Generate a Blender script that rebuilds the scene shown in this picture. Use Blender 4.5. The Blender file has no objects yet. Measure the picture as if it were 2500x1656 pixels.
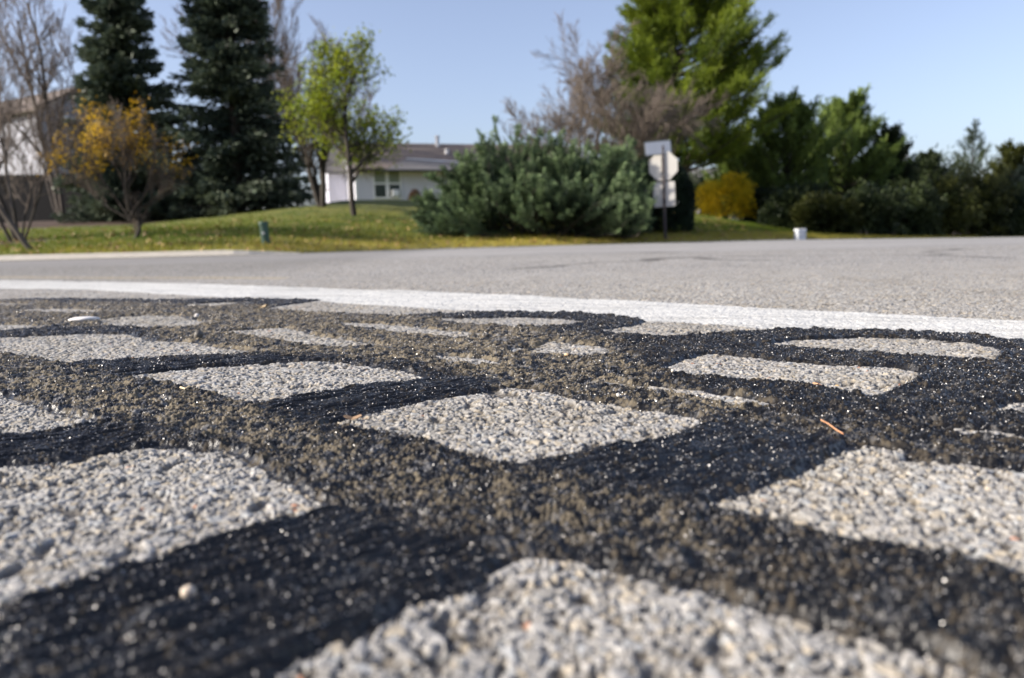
import bpy, math, random
import numpy as np
from mathutils import Matrix, Vector
R = math.radians
sc = bpy.context.scene
COL = sc.collection

# ------------------------------------------------------------------ camera
CAM_H = 0.17
F_PX = 1900.0            # focal length in pixels of the 2500 px wide photograph
PITCH, ROLL = R(7.29), R(1.3)
fw = Vector((0, math.cos(PITCH), -math.sin(PITCH)))
r0 = Vector((1, 0, 0)); u0 = Vector((0, math.sin(PITCH), math.cos(PITCH)))
rt = r0*math.cos(ROLL) - u0*math.sin(ROLL)
up = r0*math.sin(ROLL) + u0*math.cos(ROLL)
cd = bpy.data.cameras.new('camera'); cam = bpy.data.objects.new('camera', cd); COL.objects.link(cam)
M = Matrix.Identity(4)
for i in range(3):
    M[i][0] = rt[i]; M[i][1] = up[i]; M[i][2] = -fw[i]
M[2][3] = CAM_H
cam.matrix_world = M
cd.sensor_width = 36; cd.lens = 36*F_PX/2500
cd.clip_start = 0.02; cd.clip_end = 3000
cd.dof.use_dof = True; cd.dof.focus_distance = 0.98
cd.dof.aperture_fstop = 4.9; cd.dof.aperture_blades = 7
sc.camera = cam

# ------------------------------------------------------------------ sky and sun
SUN_EL, SUN_AZ = R(25), R(-102)       # azimuth from +Y (view direction), negative = left
w = bpy.data.worlds.new('World'); sc.world = w; w.use_nodes = True
wn = w.node_tree; wn.nodes.clear()
sky = wn.nodes.new('ShaderNodeTexSky'); sky.sky_type = 'NISHITA'; sky.sun_disc = False
sky.sun_elevation = SUN_EL; sky.sun_rotation = SUN_AZ % (2*math.pi)
sky.altitude = 200; sky.air_density = 1.0; sky.dust_density = 2.2; sky.ozone_density = 3.6
bg = wn.nodes.new('ShaderNodeBackground'); bg.inputs[1].default_value = 0.118
wo = wn.nodes.new('ShaderNodeOutputWorld')
hsv = wn.nodes.new('ShaderNodeHueSaturation'); hsv.inputs['Saturation'].default_value = .78
vmx = wn.nodes.new('ShaderNodeVectorMath'); vmx.operation = 'MULTIPLY'; vmx.inputs[1].default_value = (1.13, 1.06, 1.10)
wn.links.new(sky.outputs[0], hsv.inputs['Color']); wn.links.new(hsv.outputs[0], vmx.inputs[0]); wn.links.new(vmx.outputs[0], bg.inputs[0]); wn.links.new(bg.outputs[0], wo.inputs[0])
sd = bpy.data.lights.new('sun', 'SUN'); sd.energy = 5.0; sd.angle = R(0.5); sd.color = (1, .915, .79)
so = bpy.data.objects.new('sun', sd); COL.objects.link(so)
to_sun = Vector((math.sin(SUN_AZ)*math.cos(SUN_EL), math.cos(SUN_AZ)*math.cos(SUN_EL), math.sin(SUN_EL)))
so.rotation_euler = to_sun.to_track_quat('Z', 'Y').to_euler(); so.location = to_sun*50
sc.view_settings.view_transform = 'Standard'; sc.view_settings.look = 'None'
sc.view_settings.exposure = 0.76; sc.view_settings.gamma = 1.0
sc.cycles.use_denoising = True; sc.cycles.max_bounces = 6; sc.cycles.sample_clamp_indirect = 6
sc.cycles.transparent_max_bounces = 4

# ------------------------------------------------------------------ picture coordinates -> world
def ray(px, py): return fw + rt*((px-1250)/F_PX) - up*((py-828)/F_PX)
def at(px, py, Y):
    d = ray(px, py); return Vector((0, 0, CAM_H)) + d*(Y/d.y)
def gnd(px, py, z=0.0):
    d = ray(px, py); return Vector((0, 0, CAM_H)) + d*((z-CAM_H)/d.z)
def gpoly(pts): return np.array([tuple(gnd(x, y))[:2] for x, y in pts])

# ------------------------------------------------------------------ numpy noise
def h2(ix, iy, s):
    h = (ix.astype(np.int64)*374761393 + iy.astype(np.int64)*668265263 + s*1274126177) & 0xffffffff
    h = ((h ^ (h >> 13))*1274126177) & 0xffffffff
    h = (h ^ (h >> 16)) & 0xffffffff
    h = (h*2246822519) & 0xffffffff
    return ((h ^ (h >> 15)) & 0xffffff).astype(np.float32)/16777216.0
def vn(x, y, s=0):
    ix = np.floor(x); iy = np.floor(y); fx = x-ix; fy = y-iy
    fx = fx*fx*(3-2*fx); fy = fy*fy*(3-2*fy)
    a = h2(ix, iy, s); b = h2(ix+1, iy, s); c = h2(ix, iy+1, s); d = h2(ix+1, iy+1, s)
    return (a*(1-fx)+b*fx)*(1-fy) + (c*(1-fx)+d*fx)*fy
def fbm(x, y, s=0, o=3):
    t = 0; a = .5; n = 0
    for i in range(o):
        t = t + a*vn(x*2**i, y*2**i, s+i*17); n += a; a *= .55
    return t/n
def sm(a, b, x):
    t = np.clip((x-a)/(b-a), 0, 1); return t*t*(3-2*t)
def voro(x, y, cell, s, wt=.30):
    x = x/cell; y = y/cell
    N = len(x); F1 = np.empty(N, np.float32); F2 = np.empty(N, np.float32)
    RID = np.empty(N, np.float32); DX = np.empty(N, np.float32); DY = np.empty(N, np.float32)
    for a in range(0, N, 250000):
        xs = x[a:a+250000]; ys = y[a:a+250000]
        ix = np.floor(xs); iy = np.floor(ys)
        f1 = np.full(len(xs), 9., np.float32); f2 = f1.copy(); rid = f1.copy(); dx_ = f1.copy(); dy_ = f1.copy()
        for i in (-1, 0, 1):
            for j in (-1, 0, 1):
                cx = ix+i; cy = iy+j
                dx = xs-(cx+h2(cx, cy, s)); dy = ys-(cy+h2(cx, cy, s+5))
                rr = h2(cx, cy, s+9); d = (np.sqrt(dx*dx+dy*dy)-wt*h2(cx, cy, s+13)).astype(np.float32)
                near = d < f1
                f2 = np.where(near, f1, np.minimum(f2, d))
                rid = np.where(near, rr, rid); dx_ = np.where(near, dx, dx_); dy_ = np.where(near, dy, dy_)
                f1 = np.where(near, d, f1)
        F1[a:a+250000] = f1; F2[a:a+250000] = f2; RID[a:a+250000] = rid; DX[a:a+250000] = dx_; DY[a:a+250000] = dy_
    return F1, F2, RID, DX, DY
def chaikin(p, n=1):
    for _ in range(n):
        q = np.roll(p, -1, 0); p = np.stack([p*.9+q*.1, p*.1+q*.9], 1).reshape(-1, 2)
    return p
def sdist(poly, X, Y, margin=.05):
    out = np.full(len(X), -9., np.float32)
    lo = poly.min(0)-margin; hi = poly.max(0)+margin
    k = np.nonzero((X > lo[0]) & (X < hi[0]) & (Y > lo[1]) & (Y < hi[1]))[0]
    if not len(k): return out
    x = X[k]; y = Y[k]; d2 = np.full(len(k), 1e9); ins = np.zeros(len(k), bool)
    n = len(poly)
    for i in range(n):
        ax, ay = poly[i]; bx, by = poly[(i+1) % n]
        ex, ey = bx-ax, by-ay; L = ex*ex+ey*ey+1e-12
        t = np.clip(((x-ax)*ex+(y-ay)*ey)/L, 0, 1)
        dd = (x-ax-t*ex)**2+(y-ay-t*ey)**2
        d2 = np.minimum(d2, dd)
        if ay != by:
            c = ((ay > y) != (by > y)) & (x < (bx-ax)*(y-ay)/(by-ay)+ax)
            ins ^= c
    d = np.sqrt(d2); out[k] = np.where(ins, d, -d)
    return out

# ------------------------------------------------------------------ object helpers
def tag(o, label=None, cat=None, group=None, kind=None):
    if label: o['label'] = label
    if cat: o['category'] = cat
    if group: o['group'] = group
    if kind: o['kind'] = kind
    return o
def empty(name, loc, rz=0.0, label=None, cat=None, group=None):
    o = bpy.data.objects.new(name, None); COL.objects.link(o)
    o.location = loc; o.rotation_euler = (0, 0, rz); o.empty_display_size = .2
    return tag(o, label, cat, group)
def mesh_np(name, V, Fc, mat, parent=None, attrs=None, smooth=False, nper=None):
    """V Nx3, Fc MxK with K corners each"""
    V = np.asarray(V, np.float32); Fc = np.asarray(Fc, np.int32)
    me = bpy.data.meshes.new(name); K = Fc.shape[1]
    me.vertices.add(len(V)); me.vertices.foreach_set('co', V.ravel())
    me.loops.add(Fc.size); me.loops.foreach_set('vertex_index', Fc.ravel())
    me.polygons.add(len(Fc)); me.polygons.foreach_set('loop_start', np.arange(0, Fc.size, K, dtype=np.int32))
    try: me.polygons.foreach_set('loop_total', np.full(len(Fc), K, np.int32))
    except Exception: pass
    me.polygons.foreach_set('use_smooth', np.full(len(Fc), bool(smooth)))
    for k, (dom, typ, arr) in (attrs or {}).items():
        at_ = me.attributes.new(k, typ, dom)
        arr = np.asarray(arr, np.float32).ravel()
        at_.data.foreach_set('color' if typ == 'FLOAT_COLOR' else 'value', arr)
    me.update(calc_edges=True)
    me.materials.append(mat)
    o = bpy.data.objects.new(name, me); COL.objects.link(o)
    if parent is not None: o.parent = parent
    return o

# ------------------------------------------------------------------ materials
def newmat(name):
    m = bpy.data.materials.new(name); m.use_nodes = True; nt = m.node_tree
    b = nt.nodes['Principled BSDF']; return m, nt, b
def plain(name, col, rough=.6, noise=.15, scale=8, metal=0, bump=0, stripe=None):
    m, nt, b = newmat(name); N = nt.nodes; L = nt.links
    tc = N.new('ShaderNodeTexCoord')
    nz = N.new('ShaderNodeTexNoise'); nz.inputs['Scale'].default_value = scale; nz.inputs['Detail'].default_value = 6
    L.new(tc.outputs['Object'], nz.inputs['Vector'])
    mx = N.new('ShaderNodeMix'); mx.data_type = 'RGBA'
    mx.inputs['A'].default_value = (*[c*(1-noise) for c in col], 1)
    mx.inputs['B'].default_value = (*[min(1, c*(1+noise)) for c in col], 1)
    L.new(nz.outputs['Fac'], mx.inputs['Factor'])
    L.new(mx.outputs['Result'], b.inputs['Base Color'])
    b.inputs['Roughness'].default_value = rough; b.inputs['Metallic'].default_value = metal
    if bump or stripe:
        bp = N.new('ShaderNodeBump'); bp.inputs['Distance'].default_value = bump or .01
        if stripe:
            wv = N.new('ShaderNodeTexWave'); wv.bands_direction = stripe[0]; wv.wave_profile = 'SAW'
            wv.inputs['Scale'].default_value = stripe[1]; L.new(tc.outputs['Object'], wv.inputs['Vector'])
            L.new(wv.outputs['Fac'], bp.inputs['Height'])
        else: L.new(nz.outputs['Fac'], bp.inputs['Height'])
        L.new(bp.outputs['Normal'], b.inputs['Normal'])
    return m
def leafmat(name, dark, light, trans=.25, rough=.55):
    m, nt, b = newmat(name); N = nt.nodes; L = nt.links
    a = N.new('ShaderNodeAttribute'); a.attribute_name = 'tint'
    mx = N.new('ShaderNodeMix'); mx.data_type = 'RGBA'
    mx.inputs['A'].default_value = (*dark, 1); mx.inputs['B'].default_value = (*light, 1)
    L.new(a.outputs['Fac'], mx.inputs['Factor']); L.new(mx.outputs['Result'], b.inputs['Base Color'])
    b.inputs['Roughness'].default_value = rough; b.inputs['Specular IOR Level'].default_value = .25
    tr = N.new('ShaderNodeBsdfTranslucent'); L.new(mx.outputs['Result'], tr.inputs['Color'])
    ms = N.new('ShaderNodeMixShader'); ms.inputs[0].default_value = trans
    out = N['Material Output']
    L.new(b.outputs[0], ms.inputs[1]); L.new(tr.outputs[0], ms.inputs[2]); L.new(ms.outputs[0], out.inputs['Surface'])
    return m
bark_grey = plain('bark_grey', (.085, .07, .058), .9, .4, 6, bump=.02)
bark_dark = plain('bark_dark', (.035, .028, .022), .9, .4, 6, bump=.02)
bark_pale = plain('bark_pale', (.17, .135, .105), .9, .4, 6, bump=.02)

# ================================================================== GROUND
Q = 1.0
ys = [0.2]
while ys[-1] < 4.0: ys.append(ys[-1]*(1+.0018/Q))
while ys[-1] < 70: ys.append(ys[-1]*(1+.012))
ys = np.array([-3, -1.5, -.8, -.4, -.1, .05, .12, .16]+ys)
ud = np.linspace(-.75, .75, int(1200*Q))
us = .75*1.12**np.arange(1, 22)
u = np.concatenate([-us[::-1], ud, us])
NR, NC = len(ys), len(u)
Yg = np.repeat(ys, NC); Ug = np.tile(u, NR)
Xg = Ug*(np.maximum(Yg, .1)+.12)
# spread behind the camera so that the sheet is a real ground all round
Xg = np.where(Yg < .2, Xg*(1+np.clip(.2-Yg, 0, 4)*3), Xg)
EX = np.array([-60, -9.2, -4.8, -1.4, 4.7, 10, 20, 60]); EY = np.array([12.6, 13.1, 14.2, 17.6, 20, 24, 30, 40])
def yedge(X): return np.interp(X, EX, EY)
def zroad(X, Y): return -.18*sm(4, 20, X)*sm(8, 30, Y)

holes = [
 [(782,1044),(1003,990),(1250,954),(1310,957),(1408,979),(1540,995),(1736,1031),(1620,1071),(1450,1102),(1355,1126),(1299,1138),(1250,1140),(1109,1105),(1003,1072),(898,1052)],
 [(296,927),(475,907),(634,894),(818,886),(898,896),(977,907),(1051,925),(977,937),(898,947),(766,966),(660,985),(607,990),(554,978),(502,962),(422,945),(343,935)],
 [(-200,830),(0,825),(106,821),(211,816),(312,816),(370,831),(475,838),(528,850),(660,862),(607,868),(475,873),(370,880),(238,886),(148,893),(106,880),(53,870),(0,858),(-200,850)],
 [(232,782),(317,775),(433,771),(475,782),(517,791),(449,799),(370,803),(290,799),(253,791)],
 [(528,812),(607,806),(702,802),(766,820),(871,833),(950,848),(792,848),(739,841),(660,830),(581,818)],
 [(829,793),(924,793),(1003,801),(1109,811),(1193,821),(1135,829),(1030,825),(924,809),(845,800)],
 [(1035,872),(1109,873),(1188,880),(1250,894),(1162,894),(1083,883)],
 [(1030,782),(1250,776),(1355,779),(1435,788),(1382,799),(1303,801),(1250,801),(1135,793)],
 [(32,758),(158,756),(264,761),(211,768),(106,767)],
 [(-100,742),(0,741),(106,742),(60,748),(-100,750)],
 [(422,748),(528,741),(644,739),(528,749)],
 [(-150,796),(0,794),(63,794),(127,802),(0,812),(-150,814)],
 [(1868,845),(1937,833),(2069,826),(2227,827),(2385,841),(2449,860),(2428,883),(2333,881),(2148,867),(1989,854)],
 [(1725,868),(1884,883),(2042,895),(2174,901),(2253,918),(2216,944),(2174,960),(2137,978),(2069,965),(1989,949),(1910,939),(1804,933),(1683,922),(1620,905),(1660,885)],
 [(1451,931),(1540,939),(1672,955),(1778,973),(1910,992),(1884,1000),(1752,988),(1620,959),(1488,941)],
 [(1303,850),(1345,837),(1488,852),(1477,870),(1382,874),(1292,864)],
 [(1250,852),(1282,850),(1280,862),(1250,863)],
 [(2422,1007),(2465,994),(2560,988),(2650,1005),(2600,1024),(2491,1019)],
 [(2285,1050),(2359,1055),(2438,1064),(2560,1076),(2600,1100),(2412,1075),(2333,1062)],
 [(1725,1237),(1857,1195),(1963,1150),(2042,1116),(2105,1096),(2201,1106),(2227,1130),(2359,1142),(2500,1163),(2800,1200),(2800,1500),(2500,1414),(2412,1390),(2333,1369),(2227,1351),(2121,1338),(2016,1306),(1910,1282),(1805,1256)],
 [(1299,1360),(1405,1366),(1461,1385),(1588,1417),(1699,1443),(1804,1475),(1936,1520),(2121,1554),(2253,1600),(2385,1654),(2500,1750),(2300,1900),(900,1900),(600,1720),(676,1656),(713,1628),(792,1586),(924,1538),(977,1496),(1056,1470),(1162,1438),(1204,1396)],
 [(-350,1170),(0,1147),(132,1132),(317,1103),(396,1095),(454,1097),(570,1109),(634,1150),(739,1212),(803,1246),(634,1295),(502,1327),(370,1380),(211,1427),(79,1470),(0,1501),(-350,1600)],
 [(-250,960),(0,970),(53,986),(132,1013),(240,1032),(211,1047),(106,1058),(0,1071),(-250,1085)],
 [(1884,810),(1752,818),(1646,829),(1540,823),(1440,813),(1488,808),(1546,799),(1577,787),(1725,793),(1850,803)],
]
HP = [chaikin(gpoly(h)) for h in holes]
TAR = chaikin(gpoly([(-500,745),(-200,738),(0,733),(158,730),(396,735),(528,731),(792,734),(713,745),(650,754),(739,762),(871,771),(977,775),(1030,771),(1163,763),(1303,763),(1408,767),(1514,774),(1572,783),(1577,788),
                     (1725,795),(1884,808),(2042,806),(2201,809),(2359,818),(2500,836),(2750,872),(2950,1000),(3300,1500),(3000,2100),(-600,2100),(-900,1500)]))
LINE = gpoly([(-900,690),(-300,684),(0,685),(264,688),(528,696),(1056,714),(1250,722),(1672,743),(2095,764),(2500,786),(3300,840),(3300,905),(2500,846),(2201,826),(1989,812),(1884,807),(1725,794),(1577,786),(1250,764),(1056,757),(898,745),(792,737),(634,733),(422,721),(211,707),(0,705),(-300,702),(-900,712)])
DUST = [(gpoly(p), w_) for p, w_ in (
 ([(-300,850),(0,860),(140,892),(350,942),(600,995),(760,1040),(700,1130),(560,1090),(400,1050),(200,1030),(0,960),(-300,950)], .66),
 ([(560,990),(790,1050),(1100,1120),(1250,1150),(1150,1290),(820,1240),(640,1150),(560,1090)], .50),
 ([(1100,1110),(1350,1150),(1700,1245),(1900,1310),(1700,1400),(1450,1350),(1200,1335),(1100,1280)], .40),
 ([(1700,1245),(2600,1560),(2600,1700),(2000,1520),(1450,1350)], .22),
 ([(-300,735),(0,735),(700,750),(1000,775),(1300,800),(1400,850),(1250,960),(1100,900),(850,880),(600,865),(430,840),(350,800),(0,800),(-300,800)], .80),
 ([(1200,800),(1480,830),(1640,940),(1900,1000),(1750,1030),(1400,970),(1200,940)], .6),
 ([(1600,1000),(2000,1020),(2500,1100),(2500,1150),(2100,1100),(1750,1040)], .3),
)]
STREAK = [gpoly(p) for p in (       # smooth squeegeed bands without dust
 [(-200,1100),(0,1072),(400,1045),(330,1100),(0,1140),(-200,1160)],
 [(650,990),(780,960),(1100,925),(1250,935),(1100,975),(780,1040),(640,1030)],
 [(-300,1560),(0,1500),(500,1330),(800,1250),(1200,1345),(1250,1390),(1000,1480),(680,1656),(-300,2000)],
 [(1300,1140),(1736,1033),(2080,1100),(1720,1235)],
 [(240,895),(800,868),(820,882),(300,925)],
)]
far_cracks = [[(1050,634),(1160,633),(1300,624),(1460,622),(1700,628)], [(1250,664),(1450,655),(1640,646),(1760,650),(1860,652)], [(1700,615),(1860,612),(1990,611)],
              [(1700,643),(2150,641),(2260,642),(2330,622),(2500,619)], [(2190,641),(2360,645),(2500,652)], [(1280,646),(1345,644)], [(1380,604),(1700,599),(2100,594)],
              [(250,630),(310,633)], [(1100,612),(1300,607)]]

z = zroad(Xg, Yg).astype(np.float64)
near = (Yg < 8)
kn = np.nonzero(near)[0]
xn = Xg[kn]; yn = Yg[kn]
spacing = np.maximum(.0013*(yn+.12), .0018*yn)/Q
# perturbed coordinates give ragged edges
wx = (fbm(xn*90, yn*90, 3, 3)-.5)*.009 + (vn(xn*25, yn*25, 4)-.5)*.006
wy = (fbm(xn*90, yn*90, 8, 3)-.5)*.009 + (vn(xn*25, yn*25, 5)-.5)*.006
far_f = sm(1.2, 3, yn)
wy = wy*(1-.3*far_f)
hs = np.full(len(xn), -9., np.float32)
for p in HP: hs = np.maximum(hs, sdist(p, xn+wx, yn+wy))
T = sdist(TAR, xn+wx, yn+wy)
tar_sd = np.minimum(T, -hs)
line_sd = sdist(LINE, xn+wx*.35, yn+wy*.35)
dust_r = np.zeros(len(xn)); str_r = np.zeros(len(xn))
for p, w_ in DUST: dust_r = np.maximum(dust_r, w_*sm(-.05, .04, sdist(p, xn+wx*2, yn+wy*2, .1)))
for p in STREAK: str_r = np.maximum(str_r, sm(-.012, .012, sdist(p, xn+wx, yn+wy, .1)))
tar = sm(-.0030, -.0010, tar_sd)
line = sm(-.002, .002, line_sd)*(1-tar)

# --- stones
f1a, f2a, ra, dxa, dya = voro(xn+wx*.12, yn+wy*.12, .0043, 11)
f1b, f2b, rb, dxb, dyb = voro(xn, yn, .0082, 23)
ea = f2a-f1a; eb = f2b-f1b
dome_a = sm(.02, .22, ea)*(np.modf(ra*5.3)[0] > .07); dome_b = sm(.02, .18, eb)
tiltx = (np.modf(ra*37.7)[0]-.5); tilty = (np.modf(ra*91.3)[0]-.5)
ha = dome_a*(.0008+.0016*ra) + dome_a*(dxa*tiltx+dya*tilty)*.0013
tbx = (np.modf(rb*53.1)[0]-.5); tby = (np.modf(rb*17.9)[0]-.5)
hb = (dome_b*(.0014+.0012*rb) + dome_b*(dxb*tbx+dyb*tby)*.0017)
big = (np.modf(rb*7.77)[0] < .30)
hb = np.where(big, hb, 0)
isbig = big & (hb > ha)
stone = np.maximum(ha, hb)
pit = np.maximum(sm(.62, .76, fbm(xn*60, yn*60, 31, 3)), sm(.64, .78, fbm(xn*170, yn*170, 33, 2))*.9)
und = (fbm(xn*14, yn*14, 41, 3)-.5)*.004 + (fbm(xn*3, yn*3, 43, 2)-.5)*.006
micro = (vn(xn*900, yn*900, 61)-.5)*.0005
asph_h = stone*(1-.6*pit) - pit*.0026 + micro
# --- sealant
la, lb, lr, ldx, ldy = voro(xn+wx*.3, yn+wy*.3, .0036, 71)
lump = sm(0, .5, lb-la)*(.4+.6*lr)
lump2 = fbm(xn*150, yn*150, 81, 4)
coarse = fbm(xn*60, yn*60, 85, 3)
# direction of the streaks: bands that run to the far right
sx, sy = .80, .60
along = xn*sx+yn*sy; across = -xn*sy+yn*sx
stv = fbm(along*28, across*260, 91, 3)
rough_amt = 1.15-.75*str_r
tar_h = .0030 + lump*.0021*rough_amt + (lump2-.5)*.0066*rough_amt + (coarse-.5)*.0075*(1-.5*str_r) + str_r*(stv-.5)*.0085 + ha*.25
edge_bead = np.exp(-((tar_sd-.006)/.005)**2)*.0012
tar_h = tar_h*sm(.0, .008, tar_sd) + edge_bead*tar
hgt = asph_h*(1-tar) + np.maximum(tar_h, asph_h*.5)*tar
hgt = hgt*(1-.55*line) + .0012*line
# fine relief fades where the sheet is too coarse to carry it
amp = 1-.75*sm(.004, .012, spacing)
out_of_fan = np.abs(Ug[kn]) > .76
amp = np.where(out_of_fan, .15, amp); amp = np.where(yn < .2, .1, amp)
z[kn] += und + hgt*amp
# holes in the crack
for (px, py, rr, dp) in ((1293,850,.012,.010), (2232,1128,.009,.010), (2060,945,.010,.007), (2215,930,.012,.006), (1250,1103,.006,.004), (55,872,.01,.006), (740,948,.008,.005), (1820,915,.03,.004)):
    g = gnd(px, py); d2 = ((xn-g.x)/(rr*1.4))**2+((yn-g.y)/rr)**2
    z[kn] -= dp*np.exp(-d2*1.5)

# --- colours (what the surface is made of, plus a painted sealant sheen)
def lerp(a, b, t): return a*(1-t[:, None]) + b*t[:, None]
n = len(xn)
c_st = np.tile(np.array([.365, .352, .330]), (n, 1))
rs = np.where(isbig, rb, ra)
val = .76+.42*np.modf(rs*13.7)[0]
c_st = c_st*val[:, None]
hue = np.modf(rs*29.3)[0]
c_st = np.where((hue > .86)[:, None], c_st*np.array([1.09, 1.0, .85]), c_st)
c_st = np.where((hue < .13)[:, None], c_st*np.array([.93, .98, 1.04]), c_st)
c_st = np.where(((hue > .80) & (hue < .802))[:, None], c_st*np.array([1.1, .6, .42]), c_st)
dome = np.where(isbig, dome_b, dome_a)
mort = np.array([.105, .092, .076])
film = fbm(xn*400, yn*400, 111, 2)
a_col = lerp(np.tile(mort, (n, 1)), c_st, np.clip(dome*1.05+.05, 0, 1)*(1-.72*pit))
a_col *= (.90+.2*film)[:, None]
stain = sm(.48, .72, fbm(xn*9, yn*7, 113, 4))
a_col = lerp(a_col, a_col*np.array([.72, .68, .60]), stain*.32)
t_base = np.tile(np.array([.0066, .0060, .0054]), (n, 1))*(.6+.8*lump2)[:, None]
grey_sheen = sm(.56, .8, fbm(along*12, across*60, 121, 3))*.6  # bluish grey reflection on the sealant, painted into its colour
t_base = lerp(t_base, np.array([.045, .048, .052]), grey_sheen*(.35+.4*str_r))
dn = fbm(xn*100, yn*100, 131, 4)
right = sm(-.05, .5, xn-.15*yn)
amt = (.12+.62*dust_r)*(1-.75*str_r) + .05
gran = (np.modf(lr*61.7)[0] < np.clip(amt*(.12+1.75*sm(.40, .62, dn)), 0, .96)).astype(float)*sm(.02, .25, lb-la)
dmask = .15+0*dn; dmask_old = sm(.64-amt*.30, .71-amt*.30, dn*.5+lump2*.3+coarse*.2)*np.clip(.55+amt*.5, 0, .9)
dmask = np.clip(gran*(.45+.5*fbm(xn*500, yn*500, 133, 2)+.2*lump2)+dmask_old*.30, 0, 1)
dcol = lerp(np.tile(np.array([.058, .048, .036]), (n, 1)), np.array([.18, .152, .108]), sm(.1, .7, dust_r))
t_col = t_base*(1-dmask[:, None])+dcol*dmask[:, None]
expo = sm(.56, .70, fbm(xn*70, yn*70, 141, 4))*.75*(1-str_r)*(.3+.7*dust_r)      # stones showing through the thin sealant
t_col = lerp(t_col, np.array([.22, .22, .225]), expo*sm(.4, .8, ra))
wear = sm(.52, .72, fbm((xn*.9-yn*.44)*5, (xn*.44+yn*.9)*45, 151, 4))
l_col = lerp(np.tile(np.array([.57, .57, .55]), (n, 1)), np.array([.27, .265, .25]), wear*.55*(.4+.6*film)+.12*(1-dome_a))
col = lerp(a_col, l_col, line*.97); col = lerp(col, t_col, tar)
# sparse road surface beyond
kf = np.nonzero(~near)[0]; xf = Xg[kf]; yf = Yg[kf]
COLV = np.zeros((len(Xg), 4), np.float32); COLV[:, 3] = 1
big_n = fbm(xn*1.3, yn*.8, 161, 3)
farf = sm(2.0, 4.5, yn)
mean = np.array([.305, .296, .286])
col = np.where(((tar < .5) & (line < .5))[:, None], lerp(col, col*.5+mean*.5, farf)*(.93+.14*big_n)[:, None], col)
COLV[kn, :3] = col
bf = .5*fbm(xf*.5, yf*.35, 171, 4)+.5*fbm(xf*.12+.05*yf, yf*1.1, 173, 3)
COLV[kf, :3] = np.array([.305, .296, .286])*(.70+.6*bf)[:, None]*(.94+.12*vn(xf*20, yf*20, 5))[:, None]
# road colour darkened on the left beyond the line
sr = sm(0, 1, -(Xg+1.0))*sm(2.6, 6, Yg-.4*Xg*0)
COLV[:, :3] *= (1-.22*sr*(Yg > 2.6))[:, None]
TARV = np.zeros(len(Xg), np.float32); LINEV = TARV.copy(); DUSTV = TARV.copy()
TARV[kn] = tar; LINEV[kn] = line; DUSTV[kn] = np.clip(dmask, 0, 1)
for cpl in far_cracks:
    P = [gnd(px, py, -.02 if px < 1500 else -.05) for px, py in cpl]
    m = Yg > 3
    k = np.nonzero(m & (np.abs(Ug) < .9))[0]
    if not len(k): continue
    x = Xg[k]+(vn(Xg[k]*3, Yg[k]*1.5, 7)-.5)*.3; y = Yg[k]+(vn(Xg[k]*2, Yg[k]*2, 9)-.5)*.5
    best = np.full(len(k), 9.)
    for a, b in zip(P[:-1], P[1:]):
        ex, ey = b.x-a.x, b.y-a.y; L = ex*ex+ey*ey+1e-9
        t = np.clip(((x-a.x)*ex+(y-a.y)*ey)/L, 0, 1)
        best = np.minimum(best, np.hypot(x-a.x-t*ex, (y-a.y-t*ey)))
    f = (1-sm(.03, .10, best))*.8*(.5+.5*sm(.3, .6, vn(x*1.5, y*1.5, 12)))
    COLV[k, :3] = COLV[k, :3]*(1-f[:, None]) + np.array([.05, .047, .043])*f[:, None]
# yellowish worn centre line on the left
k = np.nonzero((Yg > 3) & (Xg < 1))[0]
g1, g2 = gnd(-300, 676), gnd(700, 680)
t = (Xg[k]-g1.x)/(g2.x-g1.x); yy = g1.y+(g2.y-g1.y)*t
f = np.exp(-((Yg[k]-yy)/.10)**2)*.35*(t < 1)
COLV[k, :3] = COLV[k, :3]*(1-f[:, None]) + np.array([.42, .33, .16])*f[:, None]
# the sheet dips under the lawn
under = Yg > yedge(Xg)+.25
z = np.where(under, z-.5, z)

# road material: one for all pieces of the sheet
m_road, nt, b = newmat('asphalt'); N = nt.nodes; L = nt.links
ac = N.new('ShaderNodeAttribute'); ac.attribute_name = 'surf'
tcn = N.new('ShaderNodeTexCoord')
def noise(scale, det=3, rough=.6):
    q = N.new('ShaderNodeTexNoise'); q.inputs['Scale'].default_value = scale; q.inputs['Detail'].default_value = det
    q.inputs['Roughness'].default_value = rough; L.new(tcn.outputs['Object'], q.inputs['Vector']); return q
n1 = noise(900, 2); n2 = noise(260, 4)
mr = N.new('ShaderNodeMapRange'); mr.inputs['From Min'].default_value = .3; mr.inputs['From Max'].default_value = .7
mr.inputs['To Min'].default_value = .82; mr.inputs['To Max'].default_value = 1.18
L.new(n2.outputs['Fac'], mr.inputs['Value'])
vm = N.new('ShaderNodeVectorMath'); vm.operation = 'SCALE'
L.new(ac.outputs['Color'], vm.inputs[0]); L.new(mr.outputs['Result'], vm.inputs['Scale'])
L.new(vm.outputs['Vector'], b.inputs['Base Color'])
at_t = N.new('ShaderNodeAttribute'); at_t.attribute_name = 'tar'
at_d = N.new('ShaderNodeAttribute'); at_d.attribute_name = 'dust'
def math_(op, a, bb):
    q = N.new('ShaderNodeMath'); q.operation = op
    for i, v in enumerate((a, bb)):
        if isinstance(v, (int, float)): q.inputs[i].default_value = v
        else: L.new(v, q.inputs[i])
    return q.outputs[0]
nodust = math_('SUBTRACT', 1.0, at_d.outputs['Fac'])
gl = math_('MULTIPLY', at_t.outputs['Fac'], nodust)
L.new(math_('SUBTRACT', .88, math_('MULTIPLY', gl, .60)), b.inputs['Roughness'])
L.new(math_('ADD', math_('MULTIPLY', gl, .30), .14), b.inputs['Specular IOR Level'])
bp = N.new('ShaderNodeBump'); bp.inputs['Strength'].default_value = .55; bp.inputs['Distance'].default_value = .0008
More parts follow.
